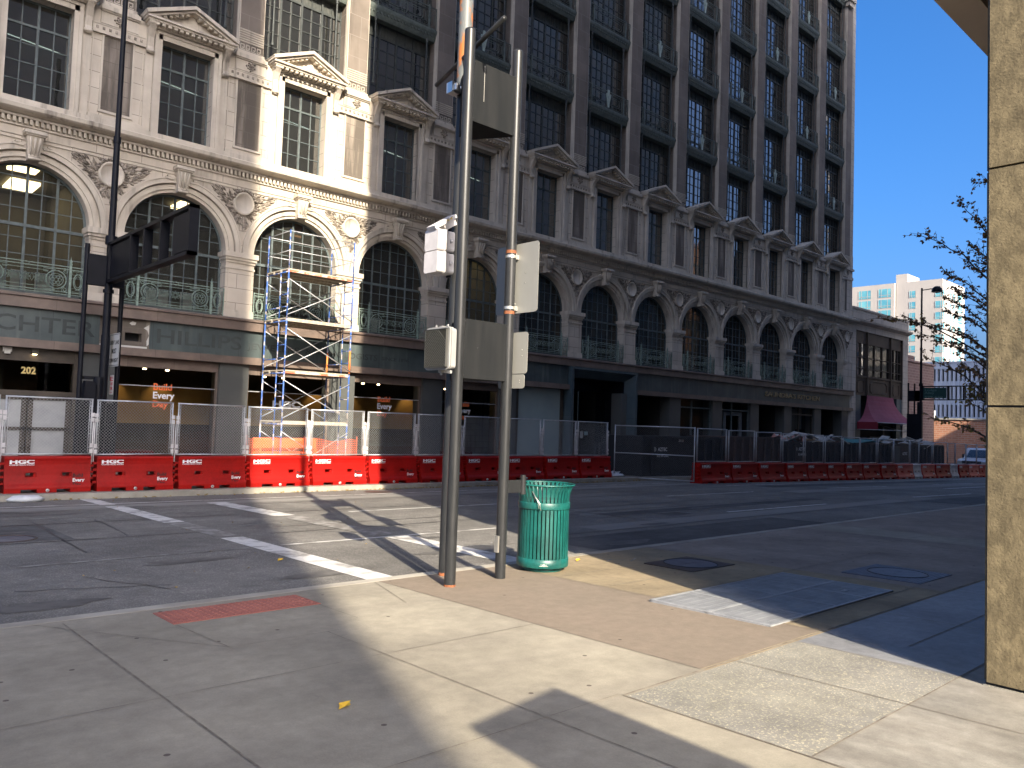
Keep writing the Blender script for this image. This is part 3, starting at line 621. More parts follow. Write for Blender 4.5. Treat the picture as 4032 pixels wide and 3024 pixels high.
# pedimented window bay
def ped_bay():
    mb = MB(); z0, z1 = 9.3, 12.28
    mb.box(-H, -.74, 0, .4, z0, z1, 0); mb.box(.74, H, 0, .4, z0, z1, 0); mb.box(-.74, .74, 0, .4, 12.0, z1, 0)
    mb.box(-.74, .74, .02, .4, 9.28, 9.335, 1)
    for s_ in (-1, 1):
        mb.box(s_*.845-.105, s_*.845+.105, -.07, .05, 9.30, 12.14, 1); mb.box(s_*.90-.045, s_*.90+.045, -.10, .05, 9.30, 12.22, 1)
        mb.box(s_*1.07-.10, s_*1.07+.10, -.03, .05, 9.30, 12.26, 1)
        # stained recess panel and its border
        a = 1.49
        x0, x1 = (a, H) if s_ > 0 else (-H, -a)
        mb.box(x0, x1, -.006, .02, 9.58, 11.6, 2)
        mb.box(s_*1.465-.025, s_*1.465+.025, -.04, .02, 9.53, 11.63, 1)
        mb.box(s_*1.22-.012, s_*1.22+.012, -.02, .02, 9.45, 11.6, 1)
        x0, x1 = (1.42, H) if s_ > 0 else (-H, -1.42); mb.box(x0, x1, -.042, .02, 9.50, 9.56, 1)
        x0, x1 = (1.18, H) if s_ > 0 else (-H, -1.18)
        mb.box(x0, x1, -.06, .02, 9.30, 9.40, 1)
        mb.box(x0, x1, -.05, .02, 11.66, 11.86, 1); mb.box(x0, x1, -.085, .02, 11.62, 11.67, 1); mb.box(x0, x1, -.07, .02, 11.86, 11.895, 1)
        for k in range(4):
            x = s_*(1.30+.16*k); mb.box(x-.03, x+.03, -.075, 0, 11.73, 11.80, 3)
        x0, x1 = (1.38, H) if s_ > 0 else (-H, -1.38)
        mb.box(x0, x1, -.05, .02, 11.92, 12.24, 1)
        x0, x1 = (1.36, H) if s_ > 0 else (-H, -1.36); mb.box(x0, x1, -.13, .3, 12.28, 12.40, 1); mb.box(x0+(.02 if s_ > 0 else 0), x1-(.02 if s_ < 0 else 0), -.09, .3, 12.24, 12.28, 1)
    mb.box(-.95, .95, -.07, .05, 12.0, 12.14, 1); mb.box(-.95, .95, -.10, .05, 12.14, 12.22, 1)
    mb.box(-1.36, 1.36, .02, .5, z1, 12.38, 1)
    return mb.mesh('pedimented_bay', [M['stone'], M['trim'], M['stain'], M['carving']])
me_pb = ped_bay()
mb = MB(); rnd = random.Random(2)
for k in range(18):
    t = k*2.4; r = .02+.008*k*.9; mb.tube([(r*cos(t), -.05, 12.08+r*sin(t)), (r*cos(t)+.01, -.09, 12.085+r*sin(t))], .03, 5)
me_ros = mb.mesh('rosette', M['carving'])
def pediment():
    mb = MB(); e = 1.27
    mb.box(-e, e, -.42, 0, 12.40, 12.46); mb.box(-e+.04, e-.04, -.36, 0, 12.34, 12.40); mb.box(-e+.09, e-.09, -.16, 0, 12.24, 12.34)
    n = 15
    for k in range(n): x = -1.14+2.28*k/(n-1); mb.box(x-.045, x+.045, -.34, -.15, 12.27, 12.345)
    for s_ in (-1, 1):
        for (o, th, yf) in ((0, .07, -.46), (-.07, .06, -.38)):
            pts = [(s_*(e+.03), 12.46+o+.0), (0, 13.02+o), (0, 13.02+o+th), (s_*(e+.03), 12.46+o+th)] if s_ > 0 else [(s_*(e+.03), 12.46+o), (s_*(e+.03), 12.46+o+th), (0, 13.02+o+th), (0, 13.02+o)]
            mb.prism([(p[0]*(1 if o == 0 else .97), p[1]) for p in pts], 'y', yf, .0)
        for k in range(7):
            t = .14+.72*k/6; x = s_*e*(1-t); z = 12.42+.56*t-.05; mb.box(x-.045, x+.045, -.33, -.16, z-.045, z+.03)
        # sloping roof slab
        mb.hexa([(0, -.46, 13.09), (s_*(e+.04), -.46, 12.53), (s_*(e+.04), .3, 12.53), (0, .3, 13.09)], [(0, -.46, 13.12), (s_*(e+.05), -.46, 12.56), (s_*(e+.05), .3, 12.56), (0, .3, 13.12)])
    mb.add([(-1.1, -.14, 12.46), (1.1, -.14, 12.46), (0, -.14, 12.98)], [(0, 1, 2)])
    mb.box(-1.0, 1.0, -.02, .3, 12.46, 12.6)
    for s_ in (-1, 1):                                  # consoles
        x = s_*1.07
        prof = [(0, 11.52), (-.10, 11.50), (-.14, 11.58), (-.09, 11.70), (-.12, 11.95), (-.22, 12.15), (-.33, 12.28), (-.34, 12.36), (0, 12.36)]
        mb.prism(prof, 'x', x-.085, x+.085)
        mb.prism([(p[0]-.012, p[1]) for p in prof[1:-1]]+[(0, 12.3), (0, 11.55)], 'x', x-.02, x+.02)
        mb.tube([(x-.11, -.27, 12.29), (x+.11, -.27, 12.29)], .06, 8); mb.tube([(x-.10, -.11, 11.56), (x+.10, -.11, 11.56)], .045, 8)
    return mb.mesh('pediment', M['trim'])
me_ped = pediment()
mb = MB(); y0, y1 = .26, .33
for x, w in [(-.72, .04), (.72, .04), (0, .055), (-.37, .026), (.37, .026)]: mb.box(x-w/2, x+w/2, y0+(0 if w > .03 else .015), y1-(0 if w > .03 else .015), 9.335, 12.0)
for z, w in [(9.36, .05), (9.87, .022), (10.36, .022), (10.85, .022), (11.34, .055), (11.97, .05)]: mb.box(-.74, .74, y0+(.003 if w > .03 else .018), y1-(.003 if w > .03 else .018), z-w/2, z+w/2)
me_pw = mb.mesh('sash_window', M['frame'])
me_ppane = MB().quad((-.73, .295, 9.34), (.73, .295, 9.34), (.73, .295, 11.98), (-.73, .295, 11.98)).mesh('pane', M['upglass'])
# upper piers
def pier(w0=.40, w1=.40):
    mb = MB()
    mb.box(-w0, w1, .012, .215, 12.40, 36, 1); mb.box(-w0+.03, w1-.03, 0, .02, 13.24, 36, 0); mb.box(-w0-.0, w1+.0, .216, .62, 12.40, 36, 2)  # pale side margins paint in the brighter light the reveals catch
    mb.box(-w0-.012, w1+.012, .10, .14, 12.5, 35.9, 1)
    for k in range(6): mb.prism([(.02, 12.80+k*.072), (-.03, 12.81+k*.072), (-.035, 12.85+k*.072), (.02, 12.86+k*.072)], 'x', -w0+.02, w1-.02, 1)
    mb.box(-w0+.02, w1-.02, -.006, .02, 12.56, 13.24, 3)
    n = 4; L = (w0+w1-.1)/n
    for k in range(n):                                  # greek key
        x = -w0+.05+k*L
        for a, b, c, d in [(0, .86, .0, .025), (0, .025/L*L*1, 0, .17), (0, .7, .15, .175), (.62, .7, .05, .175), (.3, .7, .05, .075)]:
            mb.box(x+a*L, x+max(b*L, a*L+.02), -.022, 0, 12.57+c, 12.57+d, 1)
    mb.box(-w0-.05, w1+.05, -.05, .3, 12.40, 12.47, 1); mb.box(-w0-.02, w1+.02, -.03, .3, 12.47, 12.55, 1)
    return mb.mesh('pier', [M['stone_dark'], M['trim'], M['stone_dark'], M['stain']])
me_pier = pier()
# upper window (z = 0 at the ledge)
def up_window():
    mb = MB(); y0, y1 = .49, .56; W_ = 1.46; Ht = 3.24
    for x, w in [(-1.43, .05), (1.43, .05), (-.73, .065), (0, .065), (.73, .065), (-1.08, .026), (-.365, .026), (.365, .026), (1.08, .026)]:
        mb.box(x-w/2, x+w/2, y0+(0 if w > .04 else .018), y1-(0 if w > .04 else .018), 0, Ht)
    for z, w in [(.03, .06), (.50, .024), (.95, .024), (1.40, .024), (1.85, .024), (2.28, .024), (2.72, .07), (3.2, .06)]:
        mb.box(-W_, W_, y0+(.003 if w > .04 else .02), y1-(.003 if w > .04 else .02), z-w/2, z+w/2)
    mb.box(-W_, W_, .545, .575, 2.74, 3.19, 1)
    for k in range(23): x = -1.4+k*2.8/22; mb.box(x-.008, x+.008, .528, .55, 2.76, 3.18, 1)
    for s_ in (-1, 1):
        x = s_*1.10; y = .20
        mb.cyl(x, y, .85, 3.2, .032, 8)
        for z, r, h in [(.86, .055, .08), (1.28, .05, .05), (1.33, .036, .1), (1.22, .036, .06), (3.06, .05, .1), (3.14, .06, .08), (2.2, .042, .05)]: mb.cyl(x, y, z, z+h, r, 8)
    return mb.mesh('window', [M['frame_dark'], M['louvre']])
me_uw = up_window()
me_upane = MB().quad((-1.44, .535, .02), (1.44, .535, .02), (1.44, .535, 2.74), (-1.44, .535, 2.74)).mesh('pane', M['upglass'])
mb = MB(); mb.box(-1.455, 1.455, .17, .62, -.30, -.06); mb.prism([(.17, -.33), (.13, -.20), (.085, -.12), (.07, -.05), (.07, 0), (.62, 0), (.62, -.38), (.2, -.40)], 'x', -1.45, 1.45)
for k in range(20): x = -1.38+k*2.76/19; mb.box(x-.03, x+.03, .10, .2, -.24, -.17)
me_ledge = mb.mesh('balcony_ledge', M['patina_dark'])
def railing_up():
    mb = MB(); y = .12
    for z, w in ((.04, .012), (.10, .008), (.74, .008), (.82, .016)): mb.box(-1.44, 1.44, y-w, y+w, z-w, z+w)
    for s_ in (-1, 1):
        mb.box(s_*1.10-.03, s_*1.10+.03, y-.03, y+.03, 0, .88); mb.box(s_*1.43-.015, s_*1.43+.015, y-.02, y+.02, 0, .84)
        c = s_*1.265; mb.tube(circ(c, .42, .26, y, 12, sx=.42), .012, 4); mb.tube(circ(c, .42, .17, y, 10, sx=.4), .008, 4)
        c = s_*.55
        mb.tube([(s_*1.0, y, .18), (s_*1.0, y, .66), (s_*.86, y, .66), (s_*.86, y, .58), (s_*.94, y, .58), (s_*.94, y, .26), (s_*.86, y, .26), (s_*.86, y, .18), (s_*1.0, y, .18)], .010, 4)
        mb.tube(circ(s_*.62, .42, .21, y, 12, -1.2, 1.2, sx=s_), .013, 4); mb.tube(circ(s_*.60, .42, .13, y, 10, -1.2, 1.2, sx=s_), .010, 4)
        for dz in (-1, 1):
            mb.box(min(s_*.2, s_*.66), max(s_*.2, s_*.66), y-.008, y+.008, .42+dz*.20-.01, .42+dz*.20+.01)
            mb.box(min(s_*.2, s_*.62), max(s_*.2, s_*.62), y-.007, y+.007, .42+dz*.12-.008, .42+dz*.12+.008)
            mb.tube(spiral(s_*.30, .42+dz*.27, .06, y, s_, 1.2), .009, 4)
    for k in range(8):
        a = pi*k/4; mb.tube([(.03*cos(a), y, .42+.05*sin(a)), (.10*cos(a+.2), y, .42+.17*sin(a+.2)), (.15*cos(a), y, .42+.28*sin(a))], .010, 4)
    mb.tube(circ(0, .42, .25, y, 14, sx=.62), .012, 4)
    return mb.mesh('railing', M['patina_dark'])
me_urail = railing_up()
mb = MB(); mb.prism([(-.05, .06), (.05, .06), (.07, .24), (.13, .50), (.17, .66), (.10, .70), (.09, .62), (.05, .64), (.06, .86), (-.06, .86), (-.05, .64), (-.09, .62), (-.10, .70), (-.17, .66), (-.13, .50), (-.07, .24)], 'y', .06, .10)
mb.tube([(-.05, .05, .58), (0, .05, .42), (.05, .05, .58)], .015, 5)
me_crest = mb.mesh('crest', M['crest'])

LZ = [12.27]+[15.85+3.62*k for k in range(5)]
for i in list(BAYS):
    x = bx(i)
    link('arcade_bay', me_arc, BL, (x, 0, 0)); k_ = link('keystone', me_key, BL, (x, 0, 0))
    a = link('arched_window', me_aw, BL, (x, 0, 0)); link('pane', me_apane, a)
    link('railing', me_rail, BL, (x, 0, 0))
    link('pedimented_bay', me_pb, BL, (x, 0, 0)); link('pediment', me_ped, BL, (x, 0, 0))
    a = link('sash_window', me_pw, BL, (x, 0, 0)); link('pane', me_ppane, a)
    for k, z in enumerate(LZ):
        a = link('window', me_uw, BL, (x, 0, z)); link('pane', me_upane, a)
        if k:
            b = link('balcony_ledge', me_ledge, BL, (x, 0, z)); r_ = link('railing', me_urail, b)
            if (i+k) % 2 == 0: link('crest', me_crest, r_)
for i in [-3]+list(BAYS):
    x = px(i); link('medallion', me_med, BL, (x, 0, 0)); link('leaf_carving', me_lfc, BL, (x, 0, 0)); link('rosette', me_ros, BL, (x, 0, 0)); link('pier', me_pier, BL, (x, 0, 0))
# left end pier half, right corner
mb = MB(); xr = px(11)
for z0, z1, m_ in ((4.38, 8.84, 0), (8.84, 12.28, 0)): mb.box(X0, px(-3), 0.001, .5, z0, z1, m_)
mb.box(xr, X1, 0.0, .5, 4.38, 8.84, 0); mb.prism([(.02, 8.86), (-.20, 8.875), (-.34, 8.91), (-.40, 8.95), (-.42, 9.05), (-.385, 9.075), (-.10, 9.17), (-.10, 9.30), (.02, 9.30)], 'x', xr, X1+.3, 1)
mb.box(xr, X1, 0, .5, 9.30, 12.28, 0); mb.box(xr, X1+.02, -.05, .3, 11.66, 11.86, 1); mb.box(xr, X1+.06, -.10, .3, 12.28, 12.42, 1)
mb.box(xr+.36, X1, .0, .6, 12.40, 36, 0); mb.box(xr+.45, X1, -.02, .3, 12.42, 13.3, 1)
mb.box(xr+.44, X1, -1e-3-.02, .05, 6.2, 6.36, 1); mb.box(xr, X1, -.035, .01, 8.27, 8.31, 1)
mb.box(X1-.002, X1, .5, 22, -2, 36, 0); mb.box(X0, X1, 21.9, 22, -2, 36, 0); mb.box(X0, X0+.05, .5, 22, -2, 36, 0)
mb.box(X0, X1, .3, 22, 35.9, 36.4, 0); mb.box(X0, X1, -.5, .4, 35.2, 36.4, 1)
mb.build('wall', [M['stone'], M['trim']], BL)
for b_, z in ((50.25, 30.2),):
    MB().box(b_-.1, b_+.75, -.30, .1, z, z+.25).box(b_, b_+.65, -.18, .1, z-.3, z).build('bracket', M['trim'], BL)
MB().quad((X0, .9, 9.3), (X1, .9, 9.3), (X1, .9, 36), (X0, .9, 36)).build('blinds', M['curtain'], BL)
# first-floor rooms behind the arches
mb = MB()
mb.box(X0+.1, X1-.1, .5, 7, 4.2, 4.38, 0); mb.box(X0+.1, X1-.1, .5, 7, 8.40, 8.45, 0)
mb.box(X0+.1, X1-.1, 6.9, 7, 4.3, 8.4, 0)
for i in [-3]+list(BAYS):
    if i in (-3, -1, 2, 3, 5, 8): mb.box(px(i)-.08, px(i)+.08, .5, 7, 4.38, 8.4, 0)
mb.build('interior', [M['room']], BL)
for x, y, w, d in [(4.65, 2.9, .55, 1.0), (3.4, 3.9, .55, 1.0), (5.0, 5.2, .6, 1.3), (1.2, 3.0, .6, 1.3), (9.3, 3.6, .3, .9), (19.8, 2.4, .4, 1.3)]:
    MB().box(x-w/2*1.3, x+w/2*1.3, y-d/2, y+d/2, 8.30, 8.39).build('ceiling_light', M['lamp'], BL)
for i, xs in ((-1, (-.95, -.5, -.05, .5)), (0, (-.55, -.2, .5)), (2, (-.4,))):
    for xx in xs: MB().box(bx(i)+xx-.18, bx(i)+xx+.17, .47, .50, 4.50, 5.02).build('window_board', M['snowsheet'], BL)
MB().box(bx(1)-.02, bx(1)+.33, .46, .48, 7.3, 7.73).build('plywood_board', M['plywood'], BL)
for zz, xs in ((11.2, range(-2, 4)),):
    for i in xs: MB().tube([(bx(i)-.6, .75, 11.15), (bx(i)+.6, .75, 11.05)], .012, 4).build('tube_light', M['tubelamp'], BL)
# ground floor: pillars, beam, ledge, sign band
mb = MB(); mb.box(-.45, .45, .03, .6, -1.6, 3.02); mb.box(-.42, .42, .022, .1, -1.6, 3.0)
me_pil = mb.mesh('pillar', M['greyslab'])
for i in [-3]+list(BAYS):
    if i != 4: link('pillar', me_pil, BL, (px(i), 0, 0))
MB().box(px(11)+.45, X1, .0, .5, -1.6, 4.38).build('corner_stone', M['trim'], BL)
EX0, EX1 = 24.38, 28.86
mb = MB()
for a, b in ((X0, EX0-.02), (EX1+.02, X1)):
    mb.box(a, b, -.16, .5, 3.01, 3.20)
    mb.box(a, b, -.13, .5, 3.20, 3.225)
mb.box(X0, X1, -.18, .3, 4.02, 4.28); mb.prism([(-.18, 4.282), (-.235, 4.30), (-.235, 4.35), (-.16, 4.385), (.3, 4.385), (.3, 4.282)], 'x', X0, X1)
mb.build('ledge', M['pinkstone'], BL)
mb = MB()
for a, b in ((X0, 6.07), (7.36, EX0-.04), (EX1+.04, px(11)+.5)): mb.box(a, b, -.06, .3, 3.22, 4.02)
mb.build('sign_band', M['greenstone'], BL)
mb = MB(); mb.box(6.07, 6.72, -.02, .3, 3.22, 4.02); mb.box(7.16, 7.36, -.02, .3, 3.22, 4.02); mb.box(6.72, 7.16, -.02, .3, 3.64, 4.02); mb.box(6.72, 7.16, -.02, .3, 3.22, 3.41)
mb.box(6.72, 7.16, .28, .3, 3.4, 3.65, 1); mb.box(6.1, 7.3, -.05, -.02, 3.22, 3.28, 2)
mb.prism([(6.82, 3.90), (6.90, 3.96), (7.0, 3.93), (6.97, 3.86), (6.88, 3.85)], 'y', -.024, -.02, 2); mb.prism([(7.2, 3.8), (7.34, 3.9), (7.35, 3.6), (7.3, 3.74)], 'y', -.024, -.02, 2); mb.prism([(7.30, 3.3), (7.35, 3.36), (7.35, 3.6), (7.29, 3.45)], 'y', -.028, -.02, 2)
mb.build('damaged_sign_panel', [M['stain'], M['hole_shade'], M['sign_white']], BL)
for w_, sz_, x_, z_, wd_ in (('RICHTER', .56, 3.02, 3.43, 2.9), ('HILLIPS', .56, 7.50, 3.43, 2.45), ('JEWELERS', .27, 10.2, 3.48, 1.72), ('&', .27, 12.1, 3.48, .26), ('GEMOLOGISTS', .27, 12.55, 3.48, 2.25), ('SINCE 1896', .17, 15.0, 3.52, 1.1)):
    mb = MB(); text(mb, w_, sz_, at=(x_, -.061, z_), width=wd_, extrude=.008, bold=.012 if sz_ > .5 else .008); mb.build('lettering', M['letter'], BL)
mb = MB(); text(mb, "SAUNDRA'S", .37, at=(40.5, -.062, 3.5), width=3.5, extrude=.05, bold=.02); text(mb, 'KITCHEN', .37, at=(44.2, -.062, 3.5), width=2.75, extrude=.05, bold=.02)
mb.build('raised_lettering', M['brass'], BL)
# shopfronts
M['frosted'] = mat('frosted_panel', (.24, .31, .32), (.29, .36, .36), .5, .8, 3)
def shop(i, kind):
    x = bx(i); a, b = x-1.41, x+1.41
    r = MB().box(a, a+.06, .14, .26, -1.3, 3.0).box(b-.06, b, .14, .26, -1.3, 3.0).box(a, b, .12, .28, 2.72, 3.01).box(a, b, .12, .28, -1.3, -.05).build('shop_window', M['pinkstone' if kind == 'room' else 'bronze'], BL)
    MB().quad((a+.05, .2, -.05), (b-.05, .2, -.05), (b-.05, .2, 2.74), (a+.05, .2, 2.74)).build('pane', M['shopglass'], r)
    return a, b, r
def room(a, b, amber=True):
    mb = MB(); d = 5.0
    mb.box(a, b, 4.9, d, -1.2, 3.0, 0); mb.box(a, b, .3, d, 2.98, 3.0, 1); mb.box(a, b, .3, d, -1.2, -.45, 1)
    mb.box(a+.3, b-.9, 3.6, 3.7, 1.1, 2.3, 2); mb.box(a+.2, a+1.4, 1.0, 1.8, -.45, .35, 3); mb.box(b-1.6, b-.3, 1.2, 2.0, -.45, .30, 3)
    mb.build('shop_interior', [M['warmroom'], M['room_dark'], M['amber'], M['counter']], BL)
M['warmroom'] = mat('warm_brown_room', (.13, .095, .05), (.10, .07, .04), .9, 1)
M['counter'] = mat('red_counter', (.25, .02, .02), None, .6)
for i in (-2, -1):
    pass
# bay -1: bronze double door with papered glass and 202
x = bx(-1); a, b = x-1.41, x+1.41
r = MB().box(a, a+.12, .10, .3, -1.3, 3.0).box(b-.14, b, .10, .3, -1.3, 3.0).box(a, b, .12, .3, 2.68, 3.01).box(a, b, .08, .3, 1.80, 1.93).build('shop_window', M['bronze'], BL)
MB().quad((a, .22, 1.9), (b, .22, 1.9), (b, .22, 2.7), (a, .22, 2.7)).build('pane', M['shopglass'], r)
for x0, x1 in ((x-1.27, x-.68), (x-.62, x+.24), (x+.28, x+1.25)):
    d_ = MB().box(x0, x0+.11, .12, .18, -.5, 1.80).box(x1-.11, x1, .12, .18, -.5, 1.80).box(x0, x1, .12, .18, 1.70, 1.80).box(x0, x1, .12, .18, .92, 1.0).box(x0, x1, .12, .18, .12, .2).build('door', M['bronze'], BL)
    MB().box(x0+.1, x1-.1, .155, .165, -.4, 1.72).build('pane', M['paper'], d_)
    MB().tube([(x1-.06 if x1 < x+.26 else x0+.06, .13, .45), (x1-.06 if x1 < x+.26 else x0+.06, .05, .5), (x1-.06 if x1 < x+.26 else x0+.06, .05, .85), (x1-.06 if x1 < x+.26 else x0+.06, .13, .9)], .018, 6).build('handle', M['bronze'], d_)
mb = MB(); text(mb, '202', .245, at=(4.37, .215, 2.36), width=.33, extrude=.02, bold=.03); mb.build('house_number', M['gold'], BL)
MB().box(4.55, 4.7, .0, .2, 2.86, 3.0).build('downlight', M['room'], BL); MB().box(4.58, 4.67, .03, .15, 2.85, 2.86).build('lit_lamp', M['downlight'], BL)
mb = MB(); mb.box(3.92, 4.12, .05, .25, 2.88, 3.0); mb.box(3.95, 4.08, .0, .05, 2.83, 2.93); mb.build('security_camera', M['sign_white'], BL)
mb = MB(); mb.box(a, b, 4.8, 4.9, -1.2, 3.0, 0); mb.box(a, b, .4, 4.9, 2.98, 3.0, 0); mb.box(a, a+.8, 2.4, 2.5, 1.7, 3.0, 1); mb.box(a+1.3, a+1.5, 2.4, 2.5, 1.7, 2.7, 1); mb.build('shop_interior', [M['warmroom'], M['room']], BL)
shop(-2, 'room'); room(bx(-2)-1.41, bx(-2)+1.41)
for i in (0, 1, 2, 3):
    a, b, r = shop(i, 'room')
    MB().box(a+.05, b-.05, .17, .19, 2.20, 2.225).build('glazing_bar', M['galv'], r)
room(bx(0)-1.41, bx(3)+1.41)
for i in (0, 1, 2, 3):
    x = bx(i)
    for dx in (-.3, .35):
        o = MB().cyl(0, 0, 0, .04, .05, 10).build('lit_lamp', M['downlight'], BL, (x+dx, 1.3, 2.72))
    # wall-washing spotlights shining on the amber wall
    if i != 1:
        for dx in ((-.9, .5) if i == 2 else (-.5, .9)):
            sp = bpy.data.lights.new('spot', 'SPOT'); sp.energy = 6; sp.color = (1, .72, .38); sp.spot_size = radians(75); sp.shadow_soft_size = .05; sp.spot_blend = .6
            so_ = bpy.data.objects.new('lamp_light', sp); COL.objects.link(so_); so_.parent = BL; so_.location = (x+dx, 3.2, 2.7); so_.rotation_euler = (radians(22), 0, 0)
def build_every_day(mb_o, mb_w, x, z, s, y=.192, face='-Y', e=.003):
    text(mb_o, 'Build', s, face, (x, y, z+s*1.86), e, .02); text(mb_w, 'Every', s, face, (x, y, z+s*.95), e, .025); text(mb_o, 'Day', s, face, (x, y, z+s*.02), e, .02)
for x, z in ((7.60, 1.62), (15.05, 1.60), (18.65, 1.58)):
    mo, mw = MB(), MB(); build_every_day(mo, mw, x, z, .265); mo.build('window_lettering', M['orange_vinyl'], BL); mw.build('window_lettering', M['white'], BL)
mb = MB(); text(mb, 'HGC', .27, at=(11.2, .192, 1.77), width=.95, extrude=.004, bold=.05); mb.build('window_lettering', M['white'], BL)
MB().box(bx(4)-1.2, bx(4)+1.26, .17, .19, -1.2, 2.98).box(bx(4)-1.2, bx(4)+1.26, .19, .3, 2.98, 3.0).build('frosted_panel', M['frosted'], BL)
MB().box(bx(4)-1.41, bx(4)-1.2, .12, .3, -1.3, 3.01).box(bx(4)+1.26, bx(4)+1.41, .12, .3, -1.3, 3.01).build('frame', M['bronze'], BL)
MB().box(5.68, 6.04, .005, .02, .45, 1.40).build('plywood_board', M['plywood'], BL)
# portal, bay 5
def frame_band(mb, x0, x1, z1, x2, x3, z3, yf, yi, zb=-1.5):
    mb.quad((x0, yf, zb), (x0, yf, z1), (x2, yi, z3), (x2, yi, zb)); mb.quad((x1, yf, zb), (x1, yf, z1), (x3, yi, z3), (x3, yi, zb))
    mb.quad((x0, yf, z1), (x1, yf, z1), (x3, yi, z3), (x2, yi, z3))
mb = MB(); mb.box(EX0, EX0+.14, -.24, .4, -1.5, 4.0); mb.box(EX1-.14, EX1, -.24, .4, -1.5, 4.0); mb.box(EX0+.14, EX1-.14, -.24, .4, 3.9, 4.0)
frame_band(mb, EX0+.14, EX1-.14, 3.9, 24.95, 28.3, 3.55, -.24, .12)
mb.build('portal_surround', M['bluegreen'], BL)
mb = MB(); frame_band(mb, 24.95, 28.3, 3.55, 25.0, 28.25, 3.5, .12, 1.6); mb.box(25.0, 25.3, 1.2, 1.5, -1.5, 3.5); mb.box(27.95, 28.25, 1.2, 1.5, -1.5, 3.5); mb.box(25.3, 27.95, 1.2, 1.5, 3.08, 3.5)
mb.box(25.3, 27.95, 3.5, 3.6, -1.5, 3.2, 1); mb.box(25.3, 27.95, 1.5, 3.6, 3.1, 3.2, 1); mb.box(25.2, 25.3, 1.5, 3.6, -1.5, 3.2, 1); mb.box(27.95, 28.05, 1.5, 3.6, -1.5, 3.2, 1)
mb.build('portal_recess', [M['navy'], M['room_dark']], BL)
# bays 6 to 11
for i in range(6, 12):
    x = bx(i); a, b = x-1.41, x+1.41
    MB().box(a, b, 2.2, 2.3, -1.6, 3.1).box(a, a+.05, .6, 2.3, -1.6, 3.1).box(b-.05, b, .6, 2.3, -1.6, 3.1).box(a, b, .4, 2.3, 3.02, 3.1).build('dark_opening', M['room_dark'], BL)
    if i in (7, 8, 10):
        r = MB().box(a, a+.07, .14, .26, -1.3, 3.0).box(b-.07, b, .14, .26, -1.3, 3.0).box(a, b, .14, .26, 2.55, 2.62).box(x-.3, x-.24, .15, .25, -1.3, 3.0).build('shop_window', M['frame' if i != 10 else 'bronze'], BL)
        MB().quad((a+.05, .2, -1.2), (b-.05, .2, -1.2), (b-.05, .2, 3.0), (a+.05, .2, 3.0)).build('pane', M['dimglass'], r)
x = bx(8); MB().box(x-.85, x-.6, .3, .4, -1.3, 2.3).box(x+.75, x+1.0, .3, .4, -1.3, 2.3).box(x-.85, x+1.0, .3, .4, 2.3, 2.5).build('inner_door_frame', M['snowsheet'], BL)
x = bx(10); MB().box(x-1.3, x-.6, .24, .25, .2, 2.9).box(x-.55, x+.2, .24, .25, 1.7, 2.95).build('window_poster', M['room'], BL)
for i in range(1, 12): 
    x = px(i)+.46; MB().box(x, x+.03, .10, .14, -1.3, 3.0).build('edge_trim', M['frame'], BL)

# ------------------------------------------------------------------ two-storey neighbour with bronze bays
NB = thing('two_storey_shop_building', 'low stone and brown metal building with tall bay windows and plum awning', 'building', (0, FY, 0))
mb = MB()
mb.box(51.62, 61.0, 0.0, .5, 8.50, 9.0, 0); mb.prism([(.02, 8.9), (-.15, 8.98), (-.32, 9.05), (-.36, 9.18), (-.1, 9.24), (.3, 9.24), (.3, 8.9)], 'x', 51.62, 61.1, 0)
mb.box(51.62, 61.0, -.02, .4, 9.24, 9.9, 0); mb.box(51.62, 61.05, -.08, .5, 9.9, 10.02, 0); mb.box(51.62, 52.3, .0, .5, -2, 8.5, 0); mb.box(60.08, 61.0, -.03, .5, -2, 8.5, 0)
mb.box(51.62, 61, .5, 20, 9.7, 9.8, 0); mb.box(60.98, 61, .5, 20, -2, 9.9, 0); mb.box(60.0, 61.02, -.06, .5, 8.2, 8.35, 0)
mb.build('wall', M['stone'], NB)
mb = MB(); mb.box(52.3, 60.08, .1, .3, 7.72, 8.5); mb.box(52.3, 60.08, .1, .3, 4.15, 5.42); mb.box(52.3, 60.08, .02, .3, 5.38, 5.48)
for x in (52.3, 54.1, 58.0, 60.0): mb.box(x, x+.09, -.02, .3, 4.15, 8.5)
for x, w in ((53.2, .5), (56.1, 1.35), (59.1, .5)): mb.tube([(x-w, .08, 4.5), (x-w, .08, 5.0), (x-w*.8, .08, 5.15), (x+w*.8, .08, 5.15), (x+w, .08, 5.0), (x+w, .08, 4.5), (x+w*.8, .08, 4.35), (x-w*.8, .08, 4.35), (x-w, .08, 4.5)], .025, 4)
mb.build('metal_spandrel', M['bronze_panel'], NB)
for x0, x1, n in ((52.39, 54.1, 2), (54.19, 58.0, 3), (58.09, 60.0, 3)):
    mb = MB(); w = (x1-x0)/n
    for k in range(n+1): mb.box(x0+k*w-.03, x0+k*w+.03, .08, .2, 5.48, 7.72)
    for z in (5.5, 6.0, 6.75, 7.7): mb.box(x0, x1, .09, .19, z-.025, z+.025)
    o = mb.build('bay_window', M['bronze_panel'], NB); MB().quad((x0, .16, 5.5), (x1, .16, 5.5), (x1, .16, 7.7), (x0, .16, 7.7)).build('pane', M['archglass'], o)
    for k in range(n):
        MB().prism([(x0+(k+.25)*w, 7.6), (x0+(k+.75)*w, 7.6), (x0+(k+.6)*w, 6.8), (x0+(k+.68)*w, 5.9), (x0+(k+.3)*w, 5.9), (x0+(k+.42)*w, 6.9)], 'y', .4, .44).build('window_curtain', M['snowsheet'], o)
MB().box(52.3, 60.0, 1.5, 1.6, 4, 8.5).build('interior', M['room_dark'], NB)
